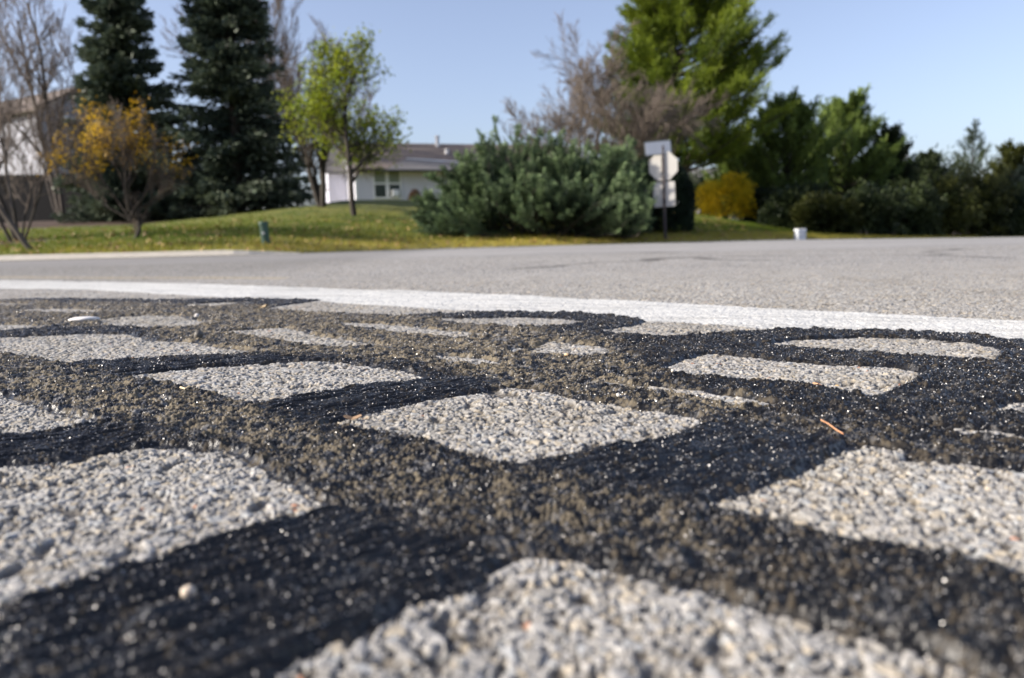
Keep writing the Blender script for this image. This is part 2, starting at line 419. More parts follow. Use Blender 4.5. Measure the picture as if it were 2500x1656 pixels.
L.new(n1.outputs['Fac'], bp.inputs['Height'])
L.new(bp.outputs['Normal'], b.inputs['Normal'])

V = np.stack([Xg, Yg, z], 1)
idx = np.arange(NR*NC).reshape(NR, NC)
FQ = np.stack([idx[:-1, :-1], idx[:-1, 1:], idx[1:, 1:], idx[1:, :-1]], -1).reshape(-1, 4)
cls = np.zeros(len(FQ), int)
tf = TARV[FQ].mean(1); lf = LINEV[FQ].mean(1)
cls[lf > .5] = 1; cls[tf > .5] = 2
road_objs = {}
for c, nm in ((0, 'road'), (1, 'road_marking'), (2, 'crack_sealant')):
    Fc = FQ[cls == c]
    used, inv = np.unique(Fc.ravel(), return_inverse=True)
    o = mesh_np(nm, V[used], inv.reshape(-1, 4), m_road, None,
                {'surf': ('POINT', 'FLOAT_COLOR', COLV[used]), 'tar': ('POINT', 'FLOAT', TARV[used]), 'dust': ('POINT', 'FLOAT', DUSTV[used])}, smooth=True)
    o['kind'] = 'structure'; road_objs[c] = o

# sampling the finished near sheet, for small things lying on it
near_idx = kn[(np.abs(Ug[kn]) < .8)]
def zsheet(x, y):
    i = np.searchsorted(ys, y); i = min(max(i, 1), NR-1)
    if abs(ys[i-1]-y) < abs(ys[i]-y): i -= 1
    j = int(np.argmin(np.abs(u-(x/(max(ys[i], .1)+.12)))))
    return float(z[i*NC+j])

# mineral grains catching the sun on the sealant
rg = np.random.default_rng(5)
sel = kn[(tar > .9) & (np.abs(Ug[kn]) < .75) & (yn > .22) & (yn < 2.6)]
wgt = (Yg[sel]+.12)**.8*Yg[sel]**.8; wgt = wgt*(.4+1.0*DUSTV[sel]**0)/1; wgt /= wgt.sum()
pick = rg.choice(sel, 110000, p=wgt)
P = V[pick].astype(np.float64); sz = (.0002+.0008*rg.random(len(P))**3.0)*(1+.25*P[:, 1])
P[:, 2] += sz*.5
ang = rg.normal(size=(len(P), 3)); ang /= np.linalg.norm(ang, axis=1)[:, None]
t1 = np.cross(ang, rg.normal(size=(len(P), 3))); t1 /= np.linalg.norm(t1, axis=1)[:, None]
t2 = np.cross(ang, t1)
vv = np.stack([P+t1*sz[:, None], P-t1*sz[:, None]*.6+t2*sz[:, None]*.8, P-t1*sz[:, None]*.5-t2*sz[:, None]*.8, P+ang*sz[:, None]*.8], 1).reshape(-1, 3)
q = np.arange(len(P))[:, None]*4
ft = np.concatenate([q+np.array([[0, 1, 3]]), q+np.array([[1, 2, 3]]), q+np.array([[2, 0, 3]]), q+np.array([[0, 2, 1]])])
m_gr, _, bgr = newmat('mineral_grain')
bgr.inputs['Base Color'].default_value = (.42, .41, .40, 1); bgr.inputs['Metallic'].default_value = .4; bgr.inputs['Roughness'].default_value = .45
bgr.inputs['Specular IOR Level'].default_value = .8
go = mesh_np('mineral_grains', vv, ft, m_gr)
tag(go, 'tiny glinting mineral grains stuck in the black crack sealant', 'grit', kind='stuff')

# ================================================================== LAWN AND CURB
def Hrise(X, t):
    A = np.interp(X, [-60, -12, -9.5, -6.5, -2, 3, 7.6, 10.5, 13.3, 16], [1.15, 1.2, 1.35, 1.74, 1.78, 1.75, 1.7, .95, .08, 0])
    p = np.clip(t/17, 0, 1)
    far = sm(17, 60, t)
    return A*(p*(1.12-.12*p))*(1-.0*far) + (fbm(X*.25+3, t*.25, 201, 3)-.5)*.25*sm(0, 6, t)
def Hland(X, Y):
    X = np.asarray(X, float); Y = np.asarray(Y, float); ye = yedge(X); t = np.maximum(Y-ye, 0)
    return zroad(X, np.minimum(Y, ye)) + .01 + Hrise(X, t)
gx = np.concatenate([-np.geomspace(700, 32, 14), np.linspace(-30, 45, 301), np.geomspace(48, 700, 14)])
gt = np.concatenate([np.linspace(0, 3, 31), np.linspace(3.2, 20, 70), np.geomspace(21, 1500, 30)])
GX, GT = np.meshgrid(gx, gt); GY = yedge(GX)+GT
GZ = Hland(GX, GY) + .03*sm(0, .3, GT)
ii = np.arange(GX.size).reshape(GX.shape)
LF = np.stack([ii[:-1, :-1], ii[:-1, 1:], ii[1:, 1:], ii[1:, :-1]], -1).reshape(-1, 4)
m_lawn, nt, b = newmat('lawn_turf'); N = nt.nodes; L = nt.links
tcn = N.new('ShaderNodeTexCoord'); la_ = N.new('ShaderNodeAttribute'); la_.attribute_name = 'tint'
nz = N.new('ShaderNodeTexNoise'); nz.inputs['Scale'].default_value = 1.2; nz.inputs['Detail'].default_value = 10; nz.inputs['Roughness'].default_value = .7
L.new(tcn.outputs['Object'], nz.inputs['Vector'])
cr = N.new('ShaderNodeValToRGB'); L.new(nz.outputs['Fac'], cr.inputs[0])
cr.color_ramp.elements[0].position = .3; cr.color_ramp.elements[0].color = (.050, .082, .006, 1)
cr.color_ramp.elements[1].position = .72; cr.color_ramp.elements[1].color = (.18, .165, .022, 1)
mx = N.new('ShaderNodeMix'); mx.data_type = 'RGBA'; L.new(la_.outputs['Fac'], mx.inputs['Factor'])
L.new(cr.outputs['Color'], mx.inputs['A']); mx.inputs['B'].default_value = (.32, .27, .07, 1)
ma = N.new('ShaderNodeAttribute'); ma.attribute_name = 'mulch_shade'
mx2 = N.new('ShaderNodeMix'); mx2.data_type = 'RGBA'; L.new(ma.outputs['Fac'], mx2.inputs['Factor'])
L.new(mx.outputs['Result'], mx2.inputs['A']); mx2.inputs['B'].default_value = (.045, .022, .010, 1)
L.new(mx2.outputs['Result'], b.inputs['Base Color']); b.inputs['Roughness'].default_value = .95
bp = N.new('ShaderNodeBump'); bp.inputs['Distance'].default_value = .08; L.new(nz.outputs['Fac'], bp.inputs['Height']); L.new(bp.outputs['Normal'], b.inputs['Normal'])
dry = (1-sm(.6, 2.6, GT+2*(fbm(GX*.7, GT*.7, 211, 2)-.5)))*np.interp(GX, [-12, -7, -3, 2], [.15, .35, .85, 1])
def mulch_shade_at(X, t):
    Y = yedge(X)+t; m = sm(11.8, 13.0, t+1.6*(fbm(X*.5, t*.5, 77, 2)-.5))*(X < -3)*sm(-9.0, -10.5, X)*(t < 26)
    m = np.maximum(m, 1-sm(1.7, 2.4, np.hypot(X+9.9, (Y-28.5))+.5*(fbm(X*1.5, Y, 78, 2)-.5)))  # round patch under the spruce: mulch with the tree's shade painted in
    m = np.maximum(m, 1-sm(.5, .9, np.hypot((X+10.4), (Y-16.6))))
    m = np.maximum(m, (X > 11.5)*sm(.8, 2, t+.0*X)*sm(11.5, 13, X))
    return m
mulch_shade = mulch_shade_at(GX, GT)
tag(mesh_np('lawn', np.stack([GX, GY, GZ], -1).reshape(-1, 3), LF, m_lawn, attrs={'tint': ('POINT', 'FLOAT', dry), 'mulch_shade': ('POINT', 'FLOAT', mulch_shade)}, smooth=True), kind='structure')

# grass blades
rg = np.random.default_rng(9)
nb = 110000
bx_ = rg.uniform(-16, 17, nb); bt = rg.beta(1, 2.2, nb)*13
by_ = yedge(bx_)+bt; bz = Hland(bx_, by_)+.03*sm(0, .3, bt)
hh = rg.uniform(.03, .085, nb)*(mulch_shade_at(bx_, bt) < .4)*(1+.6*(fbm(bx_*2, by_*2, 3, 2)-.5)); aa = rg.uniform(0, math.pi, nb); wd = rg.uniform(.006, .014, nb)
lean = rg.normal(0, .03, (nb, 2))
B0 = np.stack([bx_-np.cos(aa)*wd, by_-np.sin(aa)*wd, bz-.01], 1); B1 = np.stack([bx_+np.cos(aa)*wd, by_+np.sin(aa)*wd, bz-.01], 1)
B2 = np.stack([bx_+lean[:, 0], by_+lean[:, 1], bz+hh], 1)
gtint = np.clip((1-sm(.6, 3.0, bt))*np.interp(bx_, [-12, -7, -3, 2], [.2, .4, .8, .95])+rg.normal(.12, .2, nb)+.9*(fbm(bx_*.8, by_*.8, 19, 3)-.5), 0, 1)
m_blade = leafmat('grass_blade', (.070, .125, .006), (.40, .34, .06), .35)
tag(mesh_np('grass', np.stack([B0, B1, B2], 1).reshape(-1, 3), np.arange(nb*3).reshape(-1, 3), m_blade, attrs={'tint': ('FACE', 'FLOAT', gtint)}),
    'short autumn grass, green with straw-coloured tips, behind the road edge', 'grass', kind='stuff')

def base(px, py, Y):
    p = at(px, py, Y); return Vector((p.x, Y, float(Hland(p.x, Y))))

# ---- fallen leaves on the lawn
def quads(P, D, S, Ln, W):
    """rhombus leaves: P base, D direction, S side (unit), Ln length, W width"""
    Ln = Ln[:, None]; W = W[:, None]
    v = np.stack([P, P+D*Ln*.5+S*W*.5, P+D*Ln, P+D*Ln*.5-S*W*.5], 1).reshape(-1, 3)
    return v, np.arange(len(P)*4).reshape(-1, 4)
def unit(a): return a/(np.linalg.norm(a, axis=1)[:, None]+1e-9)
def rside(D, rg): return unit(np.cross(D, rg.normal(size=D.shape)))
nl = 3200
lx = rg.uniform(-15, 8, nl); lt = rg.beta(1, 1.6, nl)*9; ly = yedge(lx)+lt; lz = Hland(lx, ly)+.06
D = unit(np.stack([rg.normal(size=nl), rg.normal(size=nl), rg.normal(0, .3, nl)], 1))
v, f = quads(np.stack([lx, ly, lz], 1), D, rside(D, rg), rg.uniform(.05, .10, nl), rg.uniform(.04, .07, nl))
m_fl = leafmat('fallen_leaf', (.16, .07, .025), (.50, .36, .16), .1)
tag(mesh_np('fallen_leaves', v, f, m_fl, attrs={'tint': ('FACE', 'FLOAT', rg.uniform(0, 1, nl))}), 'dry tan leaves scattered over the lawn', 'leaves', kind='stuff')

# ---- concrete curb along the left
m_conc = plain('curb_concrete', (.55, .50, .42), .85, .2, 5, bump=.005)
cx = np.linspace(-30, -4.0, 110); prof = [(-.32, 0.012), (-.30, .022), (-.12, .030), (-.07, .085), (.08, .095), (.10, .02)]
vv = []
for x in cx:
    for (o, h) in prof: vv.append((x, float(yedge(x))+o-.02, float(zroad(x, 14))+h*min(1, .12+max(0, (-4.0-x))/1.2)))
k = len(prof); ff = [(i*k+j, i*k+j+1, (i+1)*k+j+1, (i+1)*k+j) for i in range(len(cx)-1) for j in range(k-1)]
ff += [(0, 1, 2, 3)]
o = bpy.data.meshes.new('curb'); o.from_pydata(vv, [], ff[:-1]); o.materials.append(m_conc)
oo = bpy.data.objects.new('curb', o); COL.objects.link(oo)
tag(oo, kind='structure')

# ================================================================== GENERIC GEOMETRY
def tubes(segs, sides=5):
    A = np.array([s[0] for s in segs], float); B = np.array([s[1] for s in segs], float)
    ra_ = np.array([s[2] for s in segs]); rb_ = np.array([s[3] for s in segs])
    D = unit(B-A); ref = np.where(np.abs(D[:, 2:3]) > .9, np.array([[1., 0, 0]]), np.array([[0, 0, 1.]]))
    U_ = unit(np.cross(D, ref)); W_ = np.cross(D, U_)
    n_ = len(A); ang = np.arange(sides)*2*math.pi/sides
    c = np.cos(ang)[None, :, None]; s = np.sin(ang)[None, :, None]
    ring = U_[:, None, :]*c+W_[:, None, :]*s
    B = B + D*rb_[:, None]*.3
    v = np.concatenate([A[:, None, :]+ring*ra_[:, None, None], B[:, None, :]+ring*rb_[:, None, None]], 1).reshape(-1, 3)
    j = np.arange(sides); jn = (j+1) % sides
    f = (np.arange(n_)[:, None, None]*2*sides + np.stack([j, jn, jn+sides, j+sides], 1)[None]).reshape(-1, 4)
    return v, f
def tube_obj(name, segs, mat, parent, sides=5):
    v, f = tubes(segs, sides); return mesh_np(name, v, f, mat, parent, smooth=True)
class MB:
    def __init__(s): s.v = []; s.f = []
    def box(s, x0, x1, y0, y1, z0, z1):
        i = len(s.v); s.v += [(x0,y0,z0),(x1,y0,z0),(x1,y1,z0),(x0,y1,z0),(x0,y0,z1),(x1,y0,z1),(x1,y1,z1),(x0,y1,z1)]
        s.f += [(i,i+3,i+2,i+1),(i+4,i+5,i+6,i+7),(i,i+1,i+5,i+4),(i+1,i+2,i+6,i+5),(i+2,i+3,i+7,i+6),(i+3,i,i+4,i+7)]; return s
    def prism(s, pts, d):          # polygon extruded along vector d
        i = len(s.v); n = len(pts); s.v += [tuple(p) for p in pts]+[(p[0]+d[0], p[1]+d[1], p[2]+d[2]) for p in pts]
        s.f += [tuple(range(i+n-1, i-1, -1)), tuple(range(i+n, i+2*n))]+[(i+k, i+(k+1) % n, i+n+(k+1) % n, i+n+k) for k in range(n)]; return s
    def lathe(s, prof, seg=20, c=(0, 0)):
        i = len(s.v)
        for (r, z_) in prof:
            for k in range(seg): s.v.append((c[0]+r*math.cos(2*math.pi*k/seg), c[1]+r*math.sin(2*math.pi*k/seg), z_))
        for p in range(len(prof)-1):
            for k in range(seg): s.f.append((i+p*seg+k, i+p*seg+(k+1) % seg, i+(p+1)*seg+(k+1) % seg, i+(p+1)*seg+k))
        s.f.append(tuple(range(i+seg-1, i-1, -1))); s.f.append(tuple(range(i+(len(prof)-1)*seg, i+len(prof)*seg))); return s
    def build(s, name, mat, parent=None, bevel=0):
        me = bpy.data.meshes.new(name); me.from_pydata(s.v, [], s.f); me.materials.append(mat)
        o = bpy.data.objects.new(name, me); COL.objects.link(o)
        if parent is not None: o.parent = parent
        if bevel:
            md = o.modifiers.new('bevel', 'BEVEL'); md.width = bevel; md.segments = 2
        return o

# ================================================================== TREES
def grow(rnd, p, d, length, r, level, maxlev, segs, tips, spread=35, nchild=4, bend=.12, upb=.08, shrink=.62, nseg=4, minr=.004, pos0=.35):
    p = Vector(p); d = Vector(d).normalized(); pts = [(p.copy(), r)]
    for i in range(nseg):
        d = (d + Vector((rnd.gauss(0, bend), rnd.gauss(0, bend), rnd.gauss(0, bend)+upb))).normalized()
        p2 = p + d*(length/nseg); r2 = max(minr, r*(1-.75*(i+1)/nseg) if level else r*(1-.55*(i+1)/nseg))
        segs.append((tuple(p), tuple(p2), pts[-1][1], r2)); p = p2; pts.append((p.copy(), r2))
    tips.append((tuple(p), tuple(d), level))
    if level >= maxlev: return
    for c in range(nchild):
        t = pos0+(1-pos0)*(c+rnd.random()*.8)/nchild; t = min(t, .99); k = int(t*nseg); fr = t*nseg-k
        a = pts[k][0].lerp(pts[min(k+1, nseg)][0], fr); rr = pts[k][1]*.62
        perp = d.cross(Vector((rnd.gauss(0, 1), rnd.gauss(0, 1), rnd.gauss(0, 1)))).normalized()
        s_ = R(spread*rnd.uniform(.7, 1.3)); dd = (d*math.cos(s_)+perp*math.sin(s_))
        grow(rnd, a, dd, length*shrink*rnd.uniform(.8, 1.2)*(1.1-.35*t), max(minr, rr), level+1, maxlev, segs, tips, spread, nchild, bend, upb, shrink, max(2, nseg-1 if level else nseg), minr, .2)

def split_tree(segs, root, mat, rthr, sides=5, sides2=3, name2='branches', mat2=None):
    big_ = [s for s in segs if s[2] >= rthr]; small = [s for s in segs if s[2] < rthr]
    if big_: tube_obj('trunk', big_, mat, root, 7)
    if small: tube_obj(name2, small, mat2 or mat, root, sides2)

def bare_tree(name, px, py, Y, label, cat, stems, mat, mat2, seed, maxlev=4, nchild=5, length=3, r=.09, group=None, spread=32, leafn=0, leafmat_=None, shrink=.62, minr=.006, upb=.08, bend=.12, leafsz=.07, leaf_filter=None, base_r=None):
    rnd = random.Random(seed); b_ = base(px, py, Y)
    root = empty(name, b_, 0, label, cat, group); segs = []; tips = []
    for (dx, dy, dz, ls, rs_, sx_) in stems:
        if not isinstance(sx_, tuple): sx_ = (sx_, -.15)
        grow(rnd, (sx_[0], 0, sx_[1]), (dx, dy, dz), length*ls, r*rs_, 0, maxlev, segs, tips, spread, nchild, bend, upb, shrink, 6, minr, .3)
    split_tree(segs, root, mat, r*.33, mat2=mat2)
    if leafn:
        rgl = np.random.default_rng(seed)
        T_ = np.array([t[0] for t in tips if t[2] >= maxlev-1])
        if leaf_filter is not None: T_ = T_[leaf_filter(T_)]
        k = rgl.integers(0, len(T_), leafn); Pp = T_[k]+rgl.normal(0, .10, (leafn, 3))
        D = unit(rgl.normal(size=(leafn, 3))+np.array([0, 0, -.3])); 
        v, f = quads(Pp, D, rside(D, rgl), rgl.uniform(.7, 1.3, leafn)*leafsz, rgl.uniform(.5, .8, leafn)*leafsz)
        cl = fbm(Pp[:, 0]*1.2+9, Pp[:, 2]*1.2+Pp[:, 1], seed, 2)
        mesh_np('crown', v, f, leafmat_, root, {'tint': ('FACE', 'FLOAT', np.clip(cl*1.6-.3+rgl.normal(0, .12, leafn), 0, 1))})
    return root, tips

def spruce(name, px, py, Y, height, rad, seed, label, mat, group=None, step=.30, droop=.25, crown_pow=1.42, nleaf=280, skirt=.15, lean=0, per=9, leaflen=.22):
    rnd = random.Random(seed); rgl = np.random.default_rng(seed); b_ = base(px, py, Y)
    root = empty(name, b_, 0, label, 'tree', group); segs = []; PP = []; DD = []; TT = []
    tr = [(0, 0, -.2, rad*.07), (0, 0, height*.5, rad*.045), (0, 0, height, .01)]
    tseg = [((0, 0, -.2), (0, 0, height*.5), rad*.075, rad*.045), ((0, 0, height*.5), (0, 0, height), rad*.045, .012)]
    zc = skirt
    while zc < height-.1:
        f = 1-zc/height; Lr = rad*(f**crown_pow)
        if zc < 1.0: Lr *= .85+.15*zc
        for k in range(per):
            a = rnd.random()*2*math.pi; L_ = Lr*rnd.uniform(.62, 1.14) + .1; zz = zc+rnd.uniform(-.15, .15)
            # branch path: out, drooping, tip turning up
            npt = 5; pts = []
            for i in range(npt+1):
                s_ = i/npt; hh_ = zz + L_*(.12*s_ - droop*s_*s_*(.8 if zc < height*.7 else .2) + .16*s_**3) + (1-f)*.25*L_*s_
                pts.append(Vector((math.cos(a+.15*s_)*L_*s_, math.sin(a+.15*s_)*L_*s_, hh_)))
            for i in range(npt): segs.append((tuple(pts[i]), tuple(pts[i+1]), .028*(1-i/npt)*L_/2+.006, .028*(1-(i+1)/npt)*L_/2+.005))
            m = int(nleaf*(.35+.65*L_/rad))
            s_ = rgl.uniform(.02, 1.0, m)**.85
            arr = np.array([tuple(p) for p in pts]); ix = np.minimum((s_*npt).astype(int), npt-1); fr = s_*npt-ix
            base_p = arr[ix]*(1-fr)[:, None]+arr[ix+1]*fr[:, None]
            tang = unit(arr[ix+1]-arr[ix]); side = np.array([-math.sin(a), math.cos(a), 0])
            lat = rgl.normal(0, 1, m)*(.30*L_*(1-s_*.55)*.55)
            Pp = base_p+side*lat[:, None]; Pp[:, 2] += -np.abs(lat)*.25 + rgl.normal(0, .05, m) - rgl.exponential(.07, m)
            d_ = unit(tang*1.0+side*np.sign(lat)[:, None]*rgl.uniform(.1, .9, m)[:, None]+rgl.normal(0, .35, (m, 3))+np.array([0, 0, -.15]))
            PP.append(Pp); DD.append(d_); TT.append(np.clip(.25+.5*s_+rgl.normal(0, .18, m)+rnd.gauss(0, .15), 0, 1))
        zc += step*rnd.uniform(.8, 1.2)*(1 if f > .25 else .7)
    PP = np.concatenate(PP); DD = np.concatenate(DD); TT = np.concatenate(TT); m = len(PP)
    v, f = quads(PP, DD, rside(DD, rgl), rgl.uniform(.7, 1.3, m)*leaflen, rgl.uniform(.3, .55, m)*leaflen*.85)
    tube_obj('trunk', tseg, bark_dark, root, 9); tube_obj('branches', segs, bark_dark, root, 4)
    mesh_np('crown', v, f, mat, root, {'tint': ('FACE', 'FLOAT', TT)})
    return root

def pine(name, px, py, Y, height, rad_fn, seed, label, mat, group=None, z0=.6, step=.42, per=6, up_ang=.35, tuft=16, tlen=.2, dens=14, sub=4, tw=.16):
    rnd = random.Random(seed); rgl = np.random.default_rng(seed); b_ = base(px, py, Y)
    root = empty(name, b_, 0, label, 'tree', group); segs = []; C = []; CD = []; CT = []
    tseg = [((0, 0, -.2), (.05, 0, height*.5), .03*height*.55, .02*height*.5), ((.05, 0, height*.5), (0, 0, height), .02*height*.5, .01)]
    zc = z0
    while zc < height:
        for k in range(per):
            a = rnd.random()*2*math.pi; L_ = rad_fn(zc, a)*rnd.uniform(.62, 1.2)
            zz = zc+rnd.uniform(-.15, .15); npt = 5; pts = []
            ua = up_ang*rnd.uniform(.6, 1.3)
            for i in range(npt+1):
                s_ = i/npt; pts.append(Vector((math.cos(a)*L_*s_, math.sin(a)*L_*s_, zz+L_*(ua*.5*s_+ua*.7*s_*s_))))
            for i in range(npt): segs.append((tuple(pts[i]), tuple(pts[i+1]), .02*L_*(1-i/npt)+.008, .02*L_*(1-(i+1)/npt)+.006))
            tone = rnd.gauss(0, .16)
            for q_ in range(int(dens*(.4+.6*L_/3))):
                s_ = rnd.uniform(.22, 1)**.75; i = min(int(s_*npt), npt-1); p = pts[i].lerp(pts[i+1], s_*npt-i)
                tg = (pts[i+1]-pts[i]).normalized(); sd_ = Vector((-math.sin(a), math.cos(a), 0))
                off = rnd.gauss(0, .20)*L_*(1.1-s_)
                tip = p+sd_*off+tg*abs(off)*.6+Vector((0, 0, abs(off)*.25+rnd.uniform(0, .12)))
                if abs(off) > .12: segs.append((tuple(p), tuple(tip), .008, .004))
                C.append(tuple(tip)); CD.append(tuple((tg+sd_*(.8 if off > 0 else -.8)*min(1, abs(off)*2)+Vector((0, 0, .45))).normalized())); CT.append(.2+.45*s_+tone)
        zc += step*rnd.uniform(.8, 1.2)
    C = np.array(C); CD = np.array(CD); CT = np.array(CT); m = len(C)
    CDr = np.repeat(CD, tuft, 0); PP = np.repeat(C, tuft, 0)+CDr*rgl.uniform(-.30, .22, (m*tuft, 1))+rgl.normal(0, .05, (m*tuft, 3)); DD = unit(CDr+rgl.normal(0, .42, (m*tuft, 3)))
    TT = np.clip(np.repeat(CT, tuft)+rgl.normal(0, .13, m*tuft), 0, 1)
    v, f = quads(PP, DD, rside(DD, rgl), rgl.uniform(.7, 1.3, m*tuft)*tlen, rgl.uniform(.7, 1.3, m*tuft)*tlen*tw)
    tube_obj('trunk', tseg, bark_dark, root, 9); tube_obj('branches', segs, bark_dark, root, 4)
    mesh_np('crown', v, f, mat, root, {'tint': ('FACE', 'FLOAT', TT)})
    return root

def shrub(name, px, py, Y, w_, h_, d_, seed, label, mat, n_=5000, lsz=.09, cat='shrub', group=None, shell=.35, stemn=9, lumpy=.25, b_=None, narrow=.6):
    rgl = np.random.default_rng(seed); rnd = random.Random(seed); b_ = b_ or base(px, py, Y)
    root = empty(name, b_, 0, label, cat, group)
    th = rgl.uniform(0, 2*math.pi, n_); ph = np.arccos(rgl.uniform(-.8, 1, n_)); r_ = 1-shell*rgl.random(n_)**1.5
    sp_ = np.where(np.cos(ph) < 0, np.maximum(np.sin(ph), .96), np.sin(ph)); dx = sp_*np.cos(th); dy = sp_*np.sin(th); dz = np.cos(ph)
    lum = 1+lumpy*(fbm(dx*3+seed, dz*3+dy*2, seed, 3)-.5)*2
    lum = np.clip(lum, .6, 1.5); P_ = np.stack([dx*w_/2*r_*lum, dy*d_/2*r_*lum, (h_*.45+dz*h_*.55*r_*lum)], 1); P_[:, 2] = np.maximum(P_[:, 2], .03)
    D = unit(np.stack([dx, dy, dz+.35], 1)+rgl.normal(0, .6, (n_, 3)))
    v, f = quads(P_, D, rside(D, rgl), rgl.uniform(.7, 1.3, n_)*lsz, rgl.uniform(.7, 1.3, n_)*lsz*narrow)
    cl = fbm(P_[:, 0]*2.3, P_[:, 2]*2.3+P_[:, 1], seed+3, 2)
    segs = []
    for k in range(stemn):
        a = rnd.random()*6.28; s_ = rnd.uniform(.3, .8)
        m_ = (math.cos(a)*w_*.2*s_, math.sin(a)*d_*.2*s_, h_*.4); e_ = (math.cos(a)*w_*.42*s_, math.sin(a)*d_*.42*s_, h_*.85)
        segs += [((0, 0, -.08), m_, .03, .02), (m_, e_, .02, .008)]
    tube_obj('stems', segs, bark_dark, root, 5)
    mesh_np('foliage', v, f, mat, root, {'tint': ('FACE', 'FLOAT', np.clip(cl*1.5-.3+rgl.normal(0, .12, n_), 0, 1))})
    return root

m_spruce = leafmat('spruce_needles', (.016, .030, .024), (.12, .15, .10), .12)
m_pine = leafmat('pine_needles', (.03, .065, .010), (.22, .28, .025), .35)
m_ever = leafmat('evergreen_needles', (.024, .052, .014), (.19, .26, .055), .25)
m_evdk = leafmat('dark_shaded_needles', (.009, .018, .009), (.048, .066, .022), .14)  # dark needles, with the shade among the right-hand shrubs painted in
m_juni = leafmat('juniper_needles', (.010, .026, .016), (.20, .28, .13), .15)
m_yew = leafmat('yew_needles', (.006, .014, .008), (.018, .035, .016), .08)
m_green = leafmat('green_leaves', (.07, .14, .012), (.33, .37, .02), .42)
m_yel = leafmat('yellow_leaves', (.32, .17, .010), (.68, .44, .02), .4)
m_ysh = leafmat('yellow_shrub_leaves', (.50, .40, .02), (.98, .72, .04), .5)
m_olive = leafmat('olive_leaves', (.014, .022, .006), (.080, .088, .018), .2)  # olive leaves, colour darkened for the shade low on the right
m_brown = leafmat('brown_leaves', (.07, .035, .018), (.22, .14, .06), .2)
m_twig = plain('twigs_brown', (.105, .082, .066), .9, .3, 5)
m_twig_r = plain('twigs_reddish', (.155, .125, .10), .9, .3, 5)

spruce('spruce_tree', 330, 522, 28, 13.6, 2.4, 1, 'dark blue-green spruce rising behind the small yellow-leaved tree', m_spruce)
spruce('spruce_tree', 588, 520, 28.5, 14.9, 2.85, 2, 'broad blue-green spruce standing just left of the white house', m_spruce, droop=.3)

# big white pine behind the sign
def rp(zc, a):
    f = max(0, 1-zc/14); r_ = 3.3*f**.65+.25
    return r_*(1+.22*math.cos(a))
pine('pine_tree', 1640, 520, 30, 13.5, rp, 3, 'tall yellow-green pine with upswept boughs behind the road sign', m_pine, z0=1.5, step=.32, per=10, tuft=26, dens=26, tlen=.21, tw=.15)

# evergreens on the right
def ev(px, Y, top_py, halfw_px, seed, label, mat, up_ang=.7, tuft=14, base_py=560, **kw):
    b_ = base(px, base_py, Y); h = at(px, top_py, Y).z-b_.z; r_ = halfw_px/F_PX*Y
    def rf(zc, a):
        f = zc/h; return max(.25, r_*(1-abs(f-.28)/.75)**.6 if abs(f-.28) < .74 else .25)
    return pine('evergreen_tree', px, base_py, Y, h, rf, seed, label, mat, 'evergreens beyond the right lawn', z0=.3, step=.30, per=8, up_ang=up_ang, tuft=tuft, dens=24, tlen=.20, tw=.27, **kw)
ev(1915, 33, 262, 112, 11, 'mid green bushy evergreen behind the yellow shrub', m_ever)
ev(1805, 34.5, 345, 80, 18, 'mid green evergreen filling the space under the big pine boughs', m_ever)
ev(2060, 36, 255, 115, 12, 'tall dark evergreen with a pointed top, right of the mid green one', m_ever)
ev(2160, 37, 330, 70, 13, 'narrow dark evergreen with a thin spire at the end of the tall row', m_evdk)
ev(2255, 40, 395, 65, 14, 'low olive green evergreen between the spire and the ragged pine', m_evdk)
# ragged small pine
def rr_(zc, a): return max(.3, 2.0*(1-zc/6.6)**.8)
pine('pine_tree', 2365, 545, 46, 6.3, rr_, 15, 'small ragged dark pine standing far back against the sky', m_evdk, z0=1.2, step=.5, per=5, up_ang=.55, tuft=12, dens=9, tlen=.26, tw=.18)
ev(2475, 36, 372, 75, 16, 'brownish evergreen cut off by the right edge', m_olive)
spruce('spruce_tree', 2530, 575, 33, 4.3, 2.2, 17, 'low drooping grey-green spruce at the far right edge', m_spruce, step=.22, per=9, nleaf=180, group=None)

# understorey shrubs
ush = [(1895,32,110,95,21,'dark rounded shrub right behind the yellow shrub',m_evdk),(1945,29,120,100,22,'dark shrub low behind the grey utility box',m_evdk),
       (2030,27,120,85,23,'dark shrub with a few lime leaves under the tall evergreens',m_olive),(2120,27.5,130,110,24,'black-green shrub under the thin spire evergreen',m_evdk),
       (2205,28.4,120,120,25,'dark green shrub at the road end of the evergreen row',m_evdk),(2290,29.5,130,140,26,'olive brown shrub below the ragged pine',m_olive),
       (2375,30.5,120,150,27,'yellow-brown shrub beside the drooping grey spruce',m_olive),(2150,38,190,190,28,'tall dark shrub filling the gap behind the evergreen row',m_evdk),
       (2310,40,240,190,29,'broad dark thicket shrub in front of the ragged pine',m_evdk),(2450,31.5,130,130,30,'dark shrub at the foot of the drooping grey spruce',m_evdk),
       (1840,42,260,200,36,'broad dark thicket shrub far behind the yellow shrub',m_evdk),(1990,43,240,210,37,'broad dark thicket shrub far behind the tall evergreens',m_evdk),
       (1740,38,150,110,35,'dark shrub in the shade left of the yellow shrub',m_evdk)]
for (px, Y, w_, h_, sd_, lb_, mt_) in ush:
    shrub('shrub', px, 575, Y, w_/F_PX*Y*1.15, h_/F_PX*Y, w_/F_PX*Y, sd_, lb_, mt_, n_=11000, lsz=.13, lumpy=.85, shell=.6, group='shrubs along the right verge')
shrub('shrub', 1775, 520, 32, 2.3, 1.75, 1.8, 31, 'bright yellow and lime autumn shrub on the grass slope', m_ysh, n_=6500, lsz=.11, lumpy=.6, shell=.5)
